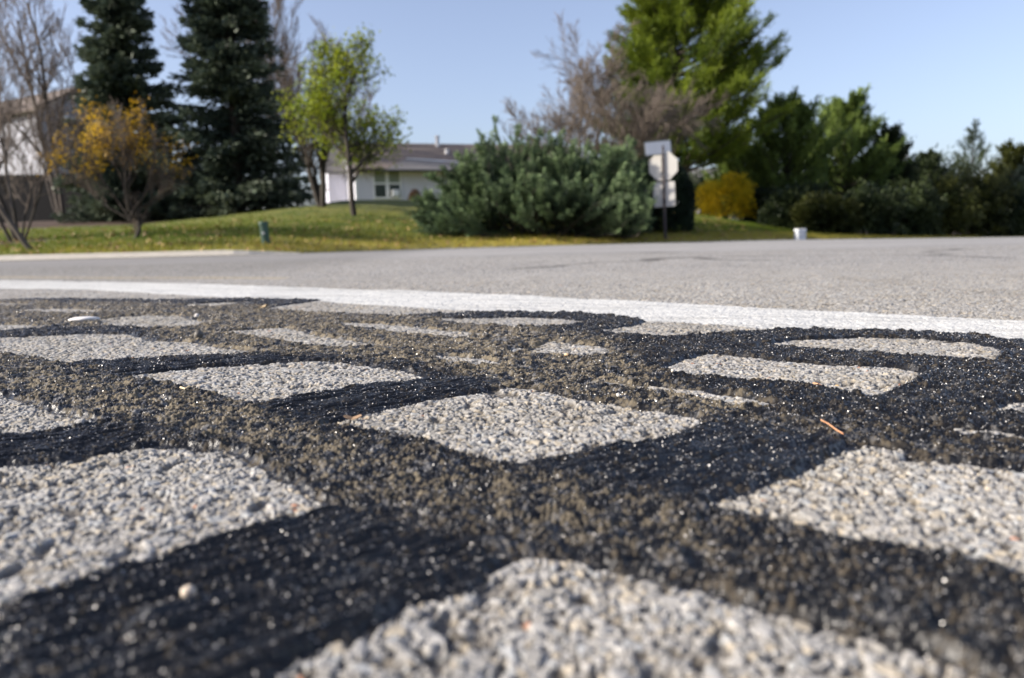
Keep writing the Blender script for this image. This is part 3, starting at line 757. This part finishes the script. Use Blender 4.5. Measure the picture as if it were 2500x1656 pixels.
shrub('shrub', 1598, 590, 22.4, 2.15, 2.05, 2.0, 33, 'very dark clipped round yew directly behind the road sign', m_yew, n_=34000, lsz=.07, lumpy=.08, shell=.3)
shrub('shrub', 1013, 480, 38, .62, .95, .6, 34, 'small russet rounded shrub in front of the white house wall', m_brown, n_=1500, lsz=.07, lumpy=.1)

# sprawling juniper: arching branches that carry feathery side sprays
def juniper(seed=40):
    rgl = np.random.default_rng(seed); rnd = random.Random(seed); b_ = base(1330, 595, 20.6)
    root = empty('juniper_shrub', b_, 0, 'wide blue-green juniper with feathery arching sprays left of the sign', 'shrub'); segs = []; PP = []; DD = []; TT = []
    prof_x = np.array([-3.25, -2.6, -1.9, -1.2, -.5, .4, 1.2, 1.9, 2.6, 3.1]); prof_h = np.array([.6, 1.15, 1.85, 2.4, 2.3, 2.1, 1.9, 2.0, 1.5, .9])
    def spray(a, b, c, dens_, wd0, tone):
        arr = (np.array(a), np.array(b), np.array(c)); L_ = np.linalg.norm(arr[2]-arr[0]); m = max(8, int(dens_*L_))
        s_ = rgl.uniform(.05, 1, m)**.8; a_ = 1-s_
        Pp = arr[0]*(a_**2)[:, None]+arr[1]*(2*a_*s_)[:, None]+arr[2]*(s_**2)[:, None]
        tg = unit((arr[1]-arr[0])*(2*a_)[:, None]+(arr[2]-arr[1])*(2*s_)[:, None]); sdv = rside(tg, rgl)
        wd_ = wd0*(1.05-s_)
        PP.append(Pp+sdv*(wd_*rgl.random(m))[:, None]); DD.append(unit(tg*1.0+sdv*.6+rgl.normal(0, .15, (m, 3))))
        TT.append(np.clip(tone+.60*s_*s_+rgl.normal(0, .05, m), 0, 1))
    for k in range(190):
        x0 = rnd.uniform(-2.3, 2.3); y0 = rnd.uniform(-.9, 1.5)
        out = rnd.gauss(0, .75)+.25*x0; tx = min(max(x0+out, -3.2), 2.35); ty = y0+rnd.gauss(-.35, .6)
        h_ = float(np.interp(tx, prof_x, prof_h))*rnd.choice([.3, .45, .6, .7, .8, .9, 1.0, 1.0, 1.15])*(1-.10*abs(ty))
        if ty < -.8: h_ *= .62
        st = Vector((x0*.8, y0*.7, float(Hland(b_.x+x0, b_.y+y0))-b_.z+h_*.1)); en = Vector((tx, ty, max(.2, h_)))
        mid = st.lerp(en, .6)+Vector((rnd.gauss(0, .15), rnd.gauss(0, .12), rnd.uniform(-.45, .25)))
        segs += [(tuple(st), tuple(mid), .025, .014), (tuple(mid), tuple(en), .014, .004)]
        tone = rnd.gauss(.06, .14)
        spray(st, mid, en, 90, .11, tone)
        for q_ in range(rnd.randint(5, 8)):
            s_ = rnd.uniform(.3, .92); a_ = 1-s_
            p = st*(a_*a_)+mid*(2*a_*s_)+en*(s_*s_); tg = ((mid-st)*(2*a_)+(en-mid)*(2*s_)).normalized()
            perp = tg.cross(Vector((rnd.gauss(0, 1), rnd.gauss(0, 1), rnd.gauss(0, .5)))).normalized()
            l_ = rnd.uniform(.45, .95)*(1.15-s_*.6); d_ = (tg*.95+perp*.6+Vector((0, -.15, .35))).normalized()
            e_ = p+d_*l_; m2 = p+d_*l_*.5+Vector((0, 0, -.06*l_)); e_.z = max(e_.z, .05)
            segs.append((tuple(p), tuple(e_), .007, .003)); spray(p, m2, e_, 130, .075, tone+rnd.uniform(0, .22))
    for (ex, ez, bx3, sz_) in ((2.35, 2.45, 1.3, 1), (2.05, 2.2, 1.2, .8), (-1.25, 2.95, -.6, 1), (-1.65, 2.7, -.9, .9), (-.7, 2.75, -.4, .8), (-2.3, 2.2, -1.3, .9), (-2.9, 1.6, -1.6, .9), (-3.25, 1.05, -2.0, .8), (.5, 2.5, .1, .8), (1.2, 2.35, .6, .8), (-.1, 2.65, -.2, .7), (1.7, 2.3, .9, .8)):
        st = Vector((bx3, .1, .9)); en = Vector((ex, rnd.uniform(-.4, .5), ez)); mid = st.lerp(en, .55)+Vector((.1*(1 if ex > 0 else -1), 0, -.2))
        segs.append((tuple(st), tuple(en), .02, .004)); spray(st, mid, en, 150, .10, .3)
        for q_ in range(12):
            s_ = rnd.uniform(.35, .97); p = st*((1-s_)**2)+mid*(2*(1-s_)*s_)+en*(s_*s_); tg = (en-mid).normalized()
            d_ = (tg*.9+tg.cross(Vector((rnd.gauss(0, 1), rnd.gauss(0, 1), 0))).normalized()*.6).normalized(); l_ = .5*(1.15-s_)*sz_+.1
            spray(p, p+d_*l_*.5, p+d_*l_, 120, .06, .3)
    m = 12000; px_ = rgl.uniform(-2.8, 2.7, m); py_ = rgl.uniform(-.8, 1.5, m)
    hz = np.interp(px_, prof_x, prof_h)*.6*(1-.25*(py_/1.4)**2)*(.7+.6*vn(px_*2, py_*2, 5)); pz = rgl.random(m)**.8*hz
    PP.append(np.stack([px_, py_, pz], 1)); DD.append(unit(rgl.normal(size=(m, 3))+np.array([0, -.2, .6]))); TT.append(rgl.uniform(0, .15, m))
    PP = np.concatenate(PP); DD = np.concatenate(DD); TT = np.concatenate(TT); m = len(PP)
    v, f = quads(PP, DD, rside(DD, rgl), rgl.uniform(.7, 1.3, m)*.11, rgl.uniform(.7, 1.3, m)*.026)
    tube_obj('stems', segs, bark_dark, root, 5)
    mesh_np('foliage', v, f, m_juni, root, {'tint': ('FACE', 'FLOAT', TT)})
juniper()

# bare vase-shaped tree behind the juniper
stems = [(.0, .0, 1, 1.15, 1.0, 0), (-.35, .1, 1, .95, .7, -.04), (.45, 0, 1, 1.05, .75, .05), (-.75, -.1, .9, .85, .5, -.05), (.95, .1, .8, .95, .55, .06), (.2, .35, 1, 1.0, .5, 0), (-.15, -.4, 1, .9, .5, 0), (1.4, -.1, .75, .75, .4, 0), (-1.1, .2, .8, .7, .4, 0), (.7, -.4, .9, .95, .5, 0)]
bare_tree('bare_tree', 1435, 545, 24.5, 'leafless brown vase-shaped tree with dense fine twigs above the juniper', 'tree', stems, bark_pale, m_twig_r, 51, maxlev=4, nchild=6, length=3.8, r=.06, spread=30, shrink=.55, minr=.0055, upb=.03, bend=.11)
bare_tree('bare_tree', 150, 500, 33, 'tall leafless tree forking behind the dark fence', 'tree', [(-.16, 0, 1, 1.25, 1, 0), (.0, 0, 1, 1.3, .9, .05), (.26, .1, 1, .85, .7, .1), (-.35, 0, 1, .9, .5, 0)], bark_grey, m_twig, 52, maxlev=4, nchild=5, length=6.9, r=.105, spread=26, shrink=.5, minr=.009, upb=.05, bend=.06)
bare_tree('bare_tree', 92, 603, 14.6, 'slanting leafless sapling nearest the curb on the left', 'tree', [(-.50, 0, 1, 1, 1, 0), (-.15, .1, 1, .9, .5, (-.4, .8))], bark_grey, m_twig, 53, maxlev=4, nchild=5, length=2.6, r=.055, spread=30, shrink=.6, minr=.004, upb=.10, bend=.08)
bare_tree('bare_tree', 45, 580, 17.0, 'multi-stemmed leafless tree at the left edge', 'tree', [(-.3, 0, 1, 1, 1, 0), (.05, 0, 1, 1.05, .7, .0), (-.7, .1, 1, .9, .7, -.1), (.3, 0, 1, .8, .5, .05), (.0, .4, 1, .8, .5, .05)], bark_dark, m_twig, 54, maxlev=4, nchild=5, length=2.9, r=.06, spread=30, shrink=.58, minr=.0045, upb=.06, bend=.09)
# small yellow-leaved tree: one short trunk that spreads low
bare_tree('yellow_leaved_tree', 326, 583, 16.6, 'small spreading tree keeping only its yellow top leaves, on the left lawn', 'tree', [(-.06, 0, 1, .5, 1.3, 0), (-.55, 0, .9, .95, .6, (-.03, .45)), (.5, 0, .9, .9, .6, (-.03, .5)), (-1.2, .1, .75, 1.0, .5, (-.02, .4)), (1.1, .1, .8, .75, .45, (-.03, .42)), (.10, -.3, 1, 1.05, .6, (-.05, .6)), (-.25, .3, 1, 1.05, .5, (-.05, .65)), (.25, .1, 1, 1.0, .5, (-.05, .6))],
    bark_dark, m_twig, 55, maxlev=3, nchild=7, length=1.55, r=.042, spread=30, shrink=.55, minr=.0035, upb=.09, leafn=2300, leafmat_=m_yel, leafsz=.055, leaf_filter=lambda T_: (T_[:, 2] > 1.45) & (np.sin(T_[:, 0]*7+T_[:, 1]*5) > -.35))
# middle green-leaved trees
bare_tree('leafy_tree', 866, 520, 23, 'slender tree with yellow-green leaves in front of the white house', 'tree', [(-.03, 0, 1, 1.0, 1, 0)], bark_dark, bark_dark, 64, maxlev=3, nchild=11, length=3.75, r=.095, spread=56, shrink=.50, minr=.007, upb=.06, bend=.05, leafn=6200, leafmat_=m_green, leafsz=.10, leaf_filter=lambda T_: (T_[:, 2] > 1.4))
bare_tree('leafy_tree', 785, 495, 26, 'dark forked tree with sparse green leaves beside the second spruce', 'tree', [(-.42, 0, 1, .75, .8, 0), (.06, 0, 1, .95, .9, .03), (-.1, .1, 1, .8, .6, -.05)], bark_dark, bark_dark, 57, maxlev=3, nchild=7, length=4.0, r=.12, spread=38, shrink=.46, minr=.008, upb=.06, bend=.06, leafn=800, leafmat_=m_green, leafsz=.11, leaf_filter=lambda T_: (T_[:, 2] > 1.7) & (T_[:, 2] < 4.4))
bare_tree('bare_tree', 790, 480, 60, 'tall leafless tree behind the white house showing above the green leaves', 'tree', [(-.12, 0, 1, 1.15, 1, 0), (.14, 0, 1, 1.0, .8, 0), (-.35, 0, 1, 1.0, .7, 0), (.42, 0, 1, .8, .6, 0)], bark_grey, m_twig, 58, maxlev=4, nchild=6, length=10.8, r=.12, spread=25, shrink=.5, minr=.011, upb=.05, bend=.07)
bare_tree('bare_tree', 650, 500, 46, 'faint leafless tree far behind the second spruce', 'tree', [(0, 0, 1, 1.2, 1, 0), (.2, 0, 1, 1.1, .8, 0), (-.25, 0, 1, 1.1, .7, 0)], bark_grey, m_twig, 59, maxlev=4, nchild=6, length=9.5, r=.12, spread=25, shrink=.5, minr=.011, upb=.05, bend=.07)
bare_tree('bare_tree', 2215, 540, 60, 'faint leafless tree in the gap above the dark shrubs', 'tree', [(0, 0, 1, 1, 1, 0), (.2, 0, 1, .9, .7, 0), (-.25, 0, 1, .9, .7, 0)], bark_pale, m_twig_r, 60, maxlev=4, nchild=6, length=4.6, r=.10, spread=25, shrink=.52, minr=.012, upb=.05)

# ================================================================== HOUSES
m_side = plain('white_siding', (.62, .615, .70), .6, .03, 2, bump=.012, stripe=('Z', 1.6))
m_side2 = plain('white_siding_dimmed', (.30, .31, .36), .7, .08, 2, bump=.012, stripe=('Z', 1.6))  # white siding, dimmed in colour for the dappled tree shade
m_trim = plain('white_trim', (.75, .76, .77), .5, .04, 6)
m_roof = plain('roof_shingles', (.135, .108, .092), .9, .35, 9, bump=.02)
m_roof2 = plain('grey_roof_shingles', (.125, .12, .12), .85, .3, 9, bump=.02)
m_glass, _, bb_ = newmat('window_glass'); bb_.inputs['Base Color'].default_value = (.03, .045, .04, 1); bb_.inputs['Roughness'].default_value = .12
m_blind = plain('window_blind', (.22, .25, .2), .7, .3, 12)
m_metal = plain('pale_metal', (.6, .6, .6), .45, .1, 10, metal=.3)
def house(c, rz, Wd, Dp, zb, eave, ridge, label, name='house'):
    root = empty(name, (c[0], c[1], zb), rz, label, 'house')
    return root
# --- white single-storey house
A_ = R(17); c0 = at(870, 492, 45); zb = float(Hland(c0.x, 45))-.15
ez = at(870, 412, 45).z-zb; rz_ = at(880, 350, 49.5).z-zb
hs_ = empty('house', (c0.x, 45, zb), A_, 'white single-storey house with brown roof behind the lawn', 'house')
Wd, Dp = 14.5, 10.5
MB().prism([(0, 0, 0), (0, 0, ez), (0, Dp/2, rz_-.12), (0, Dp, ez), (0, Dp, 0)], (Wd, 0, 0)).build('wall', m_side, hs_)
ov = .45; sl = (rz_-ez)/(Dp/2)
MB().prism([(-.3, -ov, ez-ov*sl), (-.3, Dp/2, rz_), (-.3, Dp/2, rz_+.14), (-.3, -ov, ez-ov*sl+.14)], (Wd+.6, 0, 0)).prism([(-.3, Dp+ov, ez-ov*sl), (-.3, Dp/2+.002, rz_), (-.3, Dp/2+.002, rz_+.14), (-.3, Dp+ov, ez-ov*sl+.14)], (Wd+.6, 0, 0)).build('roof', m_roof, hs_)
m_gut = plain('dark_gutter', (.05, .05, .055), .6, .1, 5)
MB().box(-.31, Wd+.31, -ov-.12, -ov-.003, ez-ov*sl-.03, ez-ov*sl+.13).build('gutter', m_gut, hs_)
MB().box(-.02, .12, -.025, -.002, 0, ez-.05).box(-.025, -.002, -.02, .12, 0, ez-.05).build('corner_trim', m_trim, hs_)
# low porch roof laid over the front
MB().prism([(1.6, -1.0, ez-.20), (3.2, 1.3, ez+.62), (6.4, 1.3, ez+.50), (7.0, -1.0, ez-.20)], (0, 0, .09)).build('porch_roof', m_roof2, hs_)
MB().prism([(3.2, 1.3, ez+.60), (3.2, 1.42, ez+.60), (7.1, 1.0, ez+.36), (7.1, .88, ez+.36)], (0, 0, .16)).build('flashing', m_trim, hs_)
MB().lathe([(.13, rz_-.6), (.13, rz_+.45), (.17, rz_+.46), (.17, rz_+.55)], 12, (5.8, Dp/2-.6)).build('vent_pipe', m_metal, hs_)
MB().lathe([(.12, rz_-1.3), (.12, rz_-.55), (.15, rz_-.54), (.15, rz_-.48)], 12, (6.0, 2.9)).build('vent_pipe', m_metal, hs_)
def window(x0, x1, z0, z1, par, ac_=False):
    fr = MB().box(x0-.09, x1+.09, -.05, -.003, z1, z1+.09).box(x0-.09, x1+.09, -.07, -.003, z0-.09, z0).box(x0-.09, x0, -.05, -.003, z0, z1).box(x1, x1+.09, -.05, -.003, z0, z1)
    zm = (z0+z1)/2+.02; fr.box(x0, x1, -.045, -.003, zm-.05, zm+.05)
    f_ = fr.build('window', m_trim, par)
    MB().box(x0, x1, -.02, -.004, z0, zm-.05).build('pane', m_glass, f_)
    MB().box(x0, x1, -.022, -.004, zm+.05, z1).build('blind', m_blind, f_)
    return f_
wz0 = at(930, 482, 45.6).z-zb; wz1 = at(930, 418, 45.6).z-zb
window(1.08, 1.70, wz0, wz1, hs_); w2 = window(1.90, 2.52, wz0, wz1, hs_)
MB().box(2.02, 2.42, -.32, -.075, wz0+.03, wz0+.4).box(2.10, 2.34, -.335, -.321, wz0+.08, wz0+.34).build('air_conditioner', m_trim, w2)
window(4.95, 5.6, wz0, wz1, hs_); window(5.8, 6.45, wz0, wz1, hs_); window(9.5, 10.2, wz0, wz1, hs_)
# set-back wing at the left end
MB().prism([(-1.15, 4.9, 0), (-1.15, 4.9, ez+.35), (-1.15, 7.1, rz_-.1), (-1.15, 9.3, ez+.35), (-1.15, 9.3, 0)], (1.13, 0, 0)).build('wing_wall', m_side, hs_)
MB().prism([(-1.4, 4.6, ez+.12), (-1.4, 7.1, rz_-.08), (-1.4, 7.1, rz_+.03), (-1.4, 4.6, ez+.24)], (1.36, 0, 0)).prism([(-1.4, 9.6, ez+.12), (-1.4, 7.102, rz_-.08), (-1.4, 7.102, rz_+.03), (-1.4, 9.6, ez+.24)], (1.36, 0, 0)).build('wing_roof', m_roof2, hs_)

# --- two-storey house at the left
c1 = at(108, 420, 47); zb1 = float(Hland(c1.x, 47))-.1
L1 = R(60); H1 = empty('house', (c1.x, 47, zb1), L1, 'two-storey house with brown roof behind the bare trees on the left', 'house')
e1 = at(108, 262, 47).z-zb1; rg1 = at(165, 208, 48).z-zb1; GW = 5.0
# gable wall faces the camera side (local -y), long wall faces left (local -x)
MB().prism([(0, 0, 0), (GW, 0, 0), (GW, 0, e1), (GW/2, 0, rg1-.15), (0, 0, e1)], (0, 14, 0)).build('wall', m_side2, H1)
s1 = (rg1-e1)/(GW/2); ow = .5
MB().prism([(-ow, -.4, e1-ow*s1), (GW/2, -.4, rg1), (GW/2, -.4, rg1+.15), (-ow, -.4, e1-ow*s1+.15)], (0, 14.8, 0)).prism([(GW+ow, -.4, e1-ow*s1), (GW/2+.002, -.4, rg1), (GW/2+.002, -.4, rg1+.15), (GW+ow, -.4, e1-ow*s1+.15)], (0, 14.8, 0)).build('roof', m_roof, H1)
def win_gable(x0, x1, z0, z1, par):
    f_ = window(x0, x1, z0, z1, par); return f_
win_gable(1.6, 2.5, e1-1.6, e1-.4, H1); win_gable(1.6, 2.5, 1.0, 2.2, H1)
# --- distant pale house glimpsed at right of the yew
c2 = at(1680, 500, 60); zb2 = float(Hland(c2.x, 60))-.6
H2 = empty('house', (c2.x, 60, zb2), R(-15), 'small pale house glimpsed between the yew and the yellow shrub', 'house')
e2 = at(1668, 452, 60).z-zb2
MB().prism([(0, 0, 0), (0, 0, e2), (0, 3, e2+1.3), (0, 6, e2), (0, 6, 0)], (2.4, 0, 0)).build('wall', m_side, H2)
MB().prism([(-.3, -.4, e2-.17), (-.3, 3, e2+1.3), (-.3, 3, e2+1.42), (-.3, -.4, e2-.05)], (3.0, 0, 0)).prism([(-.3, 6.4, e2-.17), (-.3, 3.002, e2+1.3), (-.3, 3.002, e2+1.42), (-.3, 6.4, e2-.05)], (3.0, 0, 0)).build('roof', m_roof2, H2)

# --- dark wooden fence at the left
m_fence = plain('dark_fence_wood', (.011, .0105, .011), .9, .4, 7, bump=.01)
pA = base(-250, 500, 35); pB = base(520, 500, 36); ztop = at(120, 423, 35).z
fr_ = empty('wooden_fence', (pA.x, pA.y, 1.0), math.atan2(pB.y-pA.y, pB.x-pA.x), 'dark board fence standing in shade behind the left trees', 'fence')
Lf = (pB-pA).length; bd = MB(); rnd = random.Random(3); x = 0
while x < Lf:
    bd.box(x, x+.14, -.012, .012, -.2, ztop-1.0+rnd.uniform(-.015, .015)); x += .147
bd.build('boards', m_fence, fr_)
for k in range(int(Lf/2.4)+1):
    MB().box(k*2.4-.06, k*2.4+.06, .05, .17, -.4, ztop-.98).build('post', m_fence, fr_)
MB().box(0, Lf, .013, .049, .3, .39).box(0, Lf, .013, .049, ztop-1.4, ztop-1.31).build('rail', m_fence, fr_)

# ================================================================== SIGN ASSEMBLY
m_alu = plain('sign_back_aluminium', (.50, .485, .45), .5, .08, 5)
m_post = plain('sign_post_steel', (.045, .035, .035), .7, .2, 10)
m_blade_ = plain('street_name_panel', (.60, .62, .64), .45, .10, 4)
m_rim = plain('sign_rim', (.20, .21, .20), .5, .1, 5)
sY = 20.0; sb = base(1625, 592, sY)
top = at(1612, 350, sY); ht = top.z-sb.z
sg = empty('road_sign', sb, 0, 'stop sign seen from behind with plaque and street name blade, at the road corner', 'sign')
sg.rotation_euler = (0, R(-2.0), R(-16))
oz = at(1620, 405, sY).z-sb.z; Ro = .385
po = MB()
po.prism([(-.035, -.012, -.4), (-.035, .03, -.4), (-.02, .03, -.4), (-.02, .0, -.4), (.02, .0, -.4), (.02, .03, -.4), (.035, .03, -.4), (.035, -.012, -.4)], (0, 0, ht+.35)).build('post', m_post, sg)
for bz_ in (oz+.22, oz-.22): MB().lathe([(.014, 0), (.014, .012), (.008, .018)], 8).build('bolt', m_metal, sg).matrix_local = Matrix.Translation((0, -.013, bz_)) @ Matrix.Rotation(R(90), 4, 'X')
oc = [(Ro*math.cos(R(22.5+45*k))*1.0, .034, oz+Ro*math.sin(R(22.5+45*k))) for k in range(8)]
MB().prism(oc, (0, .005, 0)).build('octagon_panel', m_alu, sg, bevel=.001)
rp0 = at(1620, 443, sY).z-sb.z; rp1 = at(1620, 505, sY).z-sb.z
def rrect(x0, x1, z0, z1, y, r=.035):
    pts = []
    for (cx_, cz_, a0) in ((x1-r, z1-r, 0), (x0+r, z1-r, 90), (x0+r, z0+r, 180), (x1-r, z0+r, 270)):
        for k in range(4): a = R(a0+30*k); pts.append((cx_+r*math.cos(a), y, cz_+r*math.sin(a)))
    return pts
MB().prism(rrect(-.27, .27, rp1, rp0-.01, .034), (0, .004, 0)).build('plaque', m_alu, sg)
bz1 = at(1612, 343, sY).z-sb.z; bz0 = at(1612, 378, sY).z-sb.z
bl = empty('blade_holder', (0, 0, 0)); bl.parent = sg; bl.rotation_euler = (0, R(-3), R(28)); bl.name = 'street_name_blade'
MB().prism(rrect(-.36, .36, bz0, bz1, .0), (0, .004, 0)).build('rim', m_rim, bl)
MB().prism(rrect(-.335, .335, bz0+.025, bz1-.025, -.004), (0, .0035, 0)).build('face', m_blade_, bl)
MB().box(-.03, .03, .012, .03, bz0-.06, bz0+.02).build('bracket', m_post, sg)

# ================================================================== PEDESTAL AND BOX
m_ped = plain('green_plastic', (.028, .075, .05), .5, .15, 8)
pb = base(649, 586, 15.6); zt = at(643, 541, 15.6).z-pb.z
pd = empty('utility_pedestal', pb, 0, 'short dark green cylindrical utility pedestal on the lawn', 'pedestal'); pd.rotation_euler = (0, R(-4), 0)
MB().lathe([(.085, -.05), (.085, zt*.30), (.092, zt*.31), (.092, zt*.34), (.085, zt*.35), (.083, zt*.93)], 20).build('body', m_ped, pd)
MB().lathe([(.094, zt*.84), (.096, zt*.93), (.085, zt*.985), (.04, zt)], 20).build('cap', m_ped, pd)
MB().box(-.02, .02, -.10, -.084, zt*.45, zt*.55).build('latch', m_metal, pd)
m_box = plain('grey_plastic', (.50, .53, .57), .5, .1, 8)
bb2 = base(1953, 588, 22.4); zt = at(1953, 559, 22.4).z-bb2.z; wb = 22/F_PX*22.4
bx2 = empty('utility_box', bb2, R(12), 'small pale grey utility box at the road edge on the right', 'utility box')
MB().box(-wb/2, wb/2, -wb*.4, wb*.4, -.1, zt*.84).build('body', m_box, bx2, bevel=.01)
MB().prism([(-wb/2-.006, -wb*.4-.006, zt*.842), (wb/2+.006, -wb*.4-.006, zt*.842), (wb/2+.006, wb*.4+.006, zt*.842), (-wb/2-.006, wb*.4+.006, zt*.842)], (0, 0, zt*.16)).build('lid', m_trim, bx2, bevel=.015)
MB().box(-.03, .03, -wb*.4-.03, -wb*.4-.003, zt*.5, zt*.6).build('latch', m_metal, bx2)

# ================================================================== SMALL THINGS ON THE ASPHALT
def pebble(px, py, wpx, hf, col, label, seed, flat=.6, rough=.6, sink=.25):
    g = gnd(px, py); dist = math.hypot(g.y, CAM_H); r_ = wpx/2/F_PX*dist
    import bmesh
    bm = bmesh.new(); bmesh.ops.create_icosphere(bm, subdivisions=3, radius=1.0); rnd = random.Random(seed)
    o1, o2 = rnd.uniform(0, 50), rnd.uniform(0, 50)
    from mathutils import noise as mn
    for v in bm.verts:
        k = 1+.22*mn.noise(v.co*1.3+Vector((o1, o2, 0)))+.05*mn.noise(v.co*5+Vector((o2, o1, 0)))
        v.co = Vector((v.co.x*r_*k, v.co.y*r_*hf*k, v.co.z*r_*flat*k))
    me = bpy.data.meshes.new('pebble'); bm.to_mesh(me); bm.free()
    for p in me.polygons: p.use_smooth = True
    me.materials.append(plain('pebble_stone', col, rough, .2, 300))
    o = bpy.data.objects.new('pebble', me); COL.objects.link(o)
    o.location = (g.x, g.y, zsheet(g.x, g.y)+r_*flat*(1-sink)); o.rotation_euler = (0, 0, rnd.uniform(-.4, .4) if hf < 1 else rnd.uniform(0, 3))
    return tag(o, label, 'pebble')
pebble(205, 787, 68, .8, (.72, .70, .68), 'smooth flat white pebble on the sealant at the left', 1, flat=.20)
pebble(462, 1466, 34, 1, (.55, .46, .36), 'tan pebble on the dark near band, bottom left', 2, flat=.9)
pebble(486, 832, 22, 1, (.10, .09, .075), 'dark dusty stone sticking up beside the left light patch', 3, flat=1.1)
pebble(2044, 943, 15, 1, (.52, .36, .18), 'ochre round pebble in the chipped hollow on the right', 4, flat=.8)
pebble(1643, 921, 10, 1, (.55, .50, .44), 'pale round grain left of the long chipped patch', 5, flat=.9)
pebble(1510, 982, 11, 1, (.50, .48, .44), 'pale grain on the sealant just above the central patch', 6, flat=1.0)
pebble(1384, 876, 13, 1, (.62, .42, .24), 'tiny orange chip below the small middle patch', 7, flat=.5)
pebble(481, 777, 12, 1, (.50, .48, .46), 'small pale stone at the right end of the white pebble patch', 8, flat=.9)

def strip(name, pts, wpx, mat, label, cat, lift=.0015):
    P_ = [gnd(x, y) for x, y in pts]; dist = P_[0].y; w_ = wpx/F_PX*dist/2
    segs = []
    Q_ = [Vector((p.x, p.y, max(zsheet(p.x, p.y), max(zsheet(q.x, q.y) for q in P_)-.002)+lift)) for p in P_]
    for a, b in zip(Q_[:-1], Q_[1:]): segs.append((tuple(a), tuple(b), w_, w_*.85))
    v, f = tubes(segs, 6); o = mesh_np(name, v, f, mat, None, smooth=True); return tag(o, label, cat)
m_needle = plain('dry_needle', (.52, .27, .14), .6, .15, 200)
m_straw = plain('dry_straw', (.62, .50, .30), .6, .15, 200)
strip('pine_needle', [(2004,1052),(2022,1068),(2040,1078),(2058,1088)], 4, m_needle, 'thin orange-brown pine needle lying on the dark sealant', 'needle', .002)
strip('straw_piece', [(442,960),(454,964),(465,962)], 6, m_straw, 'short pale straw piece on the dusty sealant', 'straw', .002)
strip('pine_needle', [(1985,951),(1997,953),(2006,953)], 5, m_needle, 'short orange needle fragment beside the chipped patch', 'needle', .002)
def dry_leaf(px, py, wpx, label, seed, col):
    g = gnd(px, py, .003); r_ = wpx/2/F_PX*g.y; rnd = random.Random(seed)
    n_ = 14; pts = [(0, 0, .0)]
    for k in range(n_):
        a = 2*math.pi*k/n_; rr2 = r_*(1+.25*math.sin(3*a+seed)+rnd.uniform(-.1, .1)); pts.append((rr2*math.cos(a), rr2*.6*math.sin(a), r_*.28*math.cos(2*a)+rnd.uniform(0, r_*.08)))
    f = [(0, 1+k, 1+(k+1) % n_) for k in range(n_)]
    me = bpy.data.meshes.new('dry_leaf'); me.from_pydata(pts, [], f); me.materials.append(plain('dry_leaf', col, .7, .3, 150))
    o = bpy.data.objects.new('dry_leaf', me); COL.objects.link(o); o.location = (g.x, g.y, zsheet(g.x, g.y)+.003)
    sdm = o.modifiers.new('thick', 'SOLIDIFY'); sdm.thickness = .0004
    return tag(o, label, 'leaf')
dry_leaf(862, 1026, 40, 'curled orange-brown leaf scrap at the tip of the central patch', 3, (.26, .17, .10))
dry_leaf(640, 752, 30, 'small tan leaf on the sealant below the white line', 5, (.28, .21, .12))
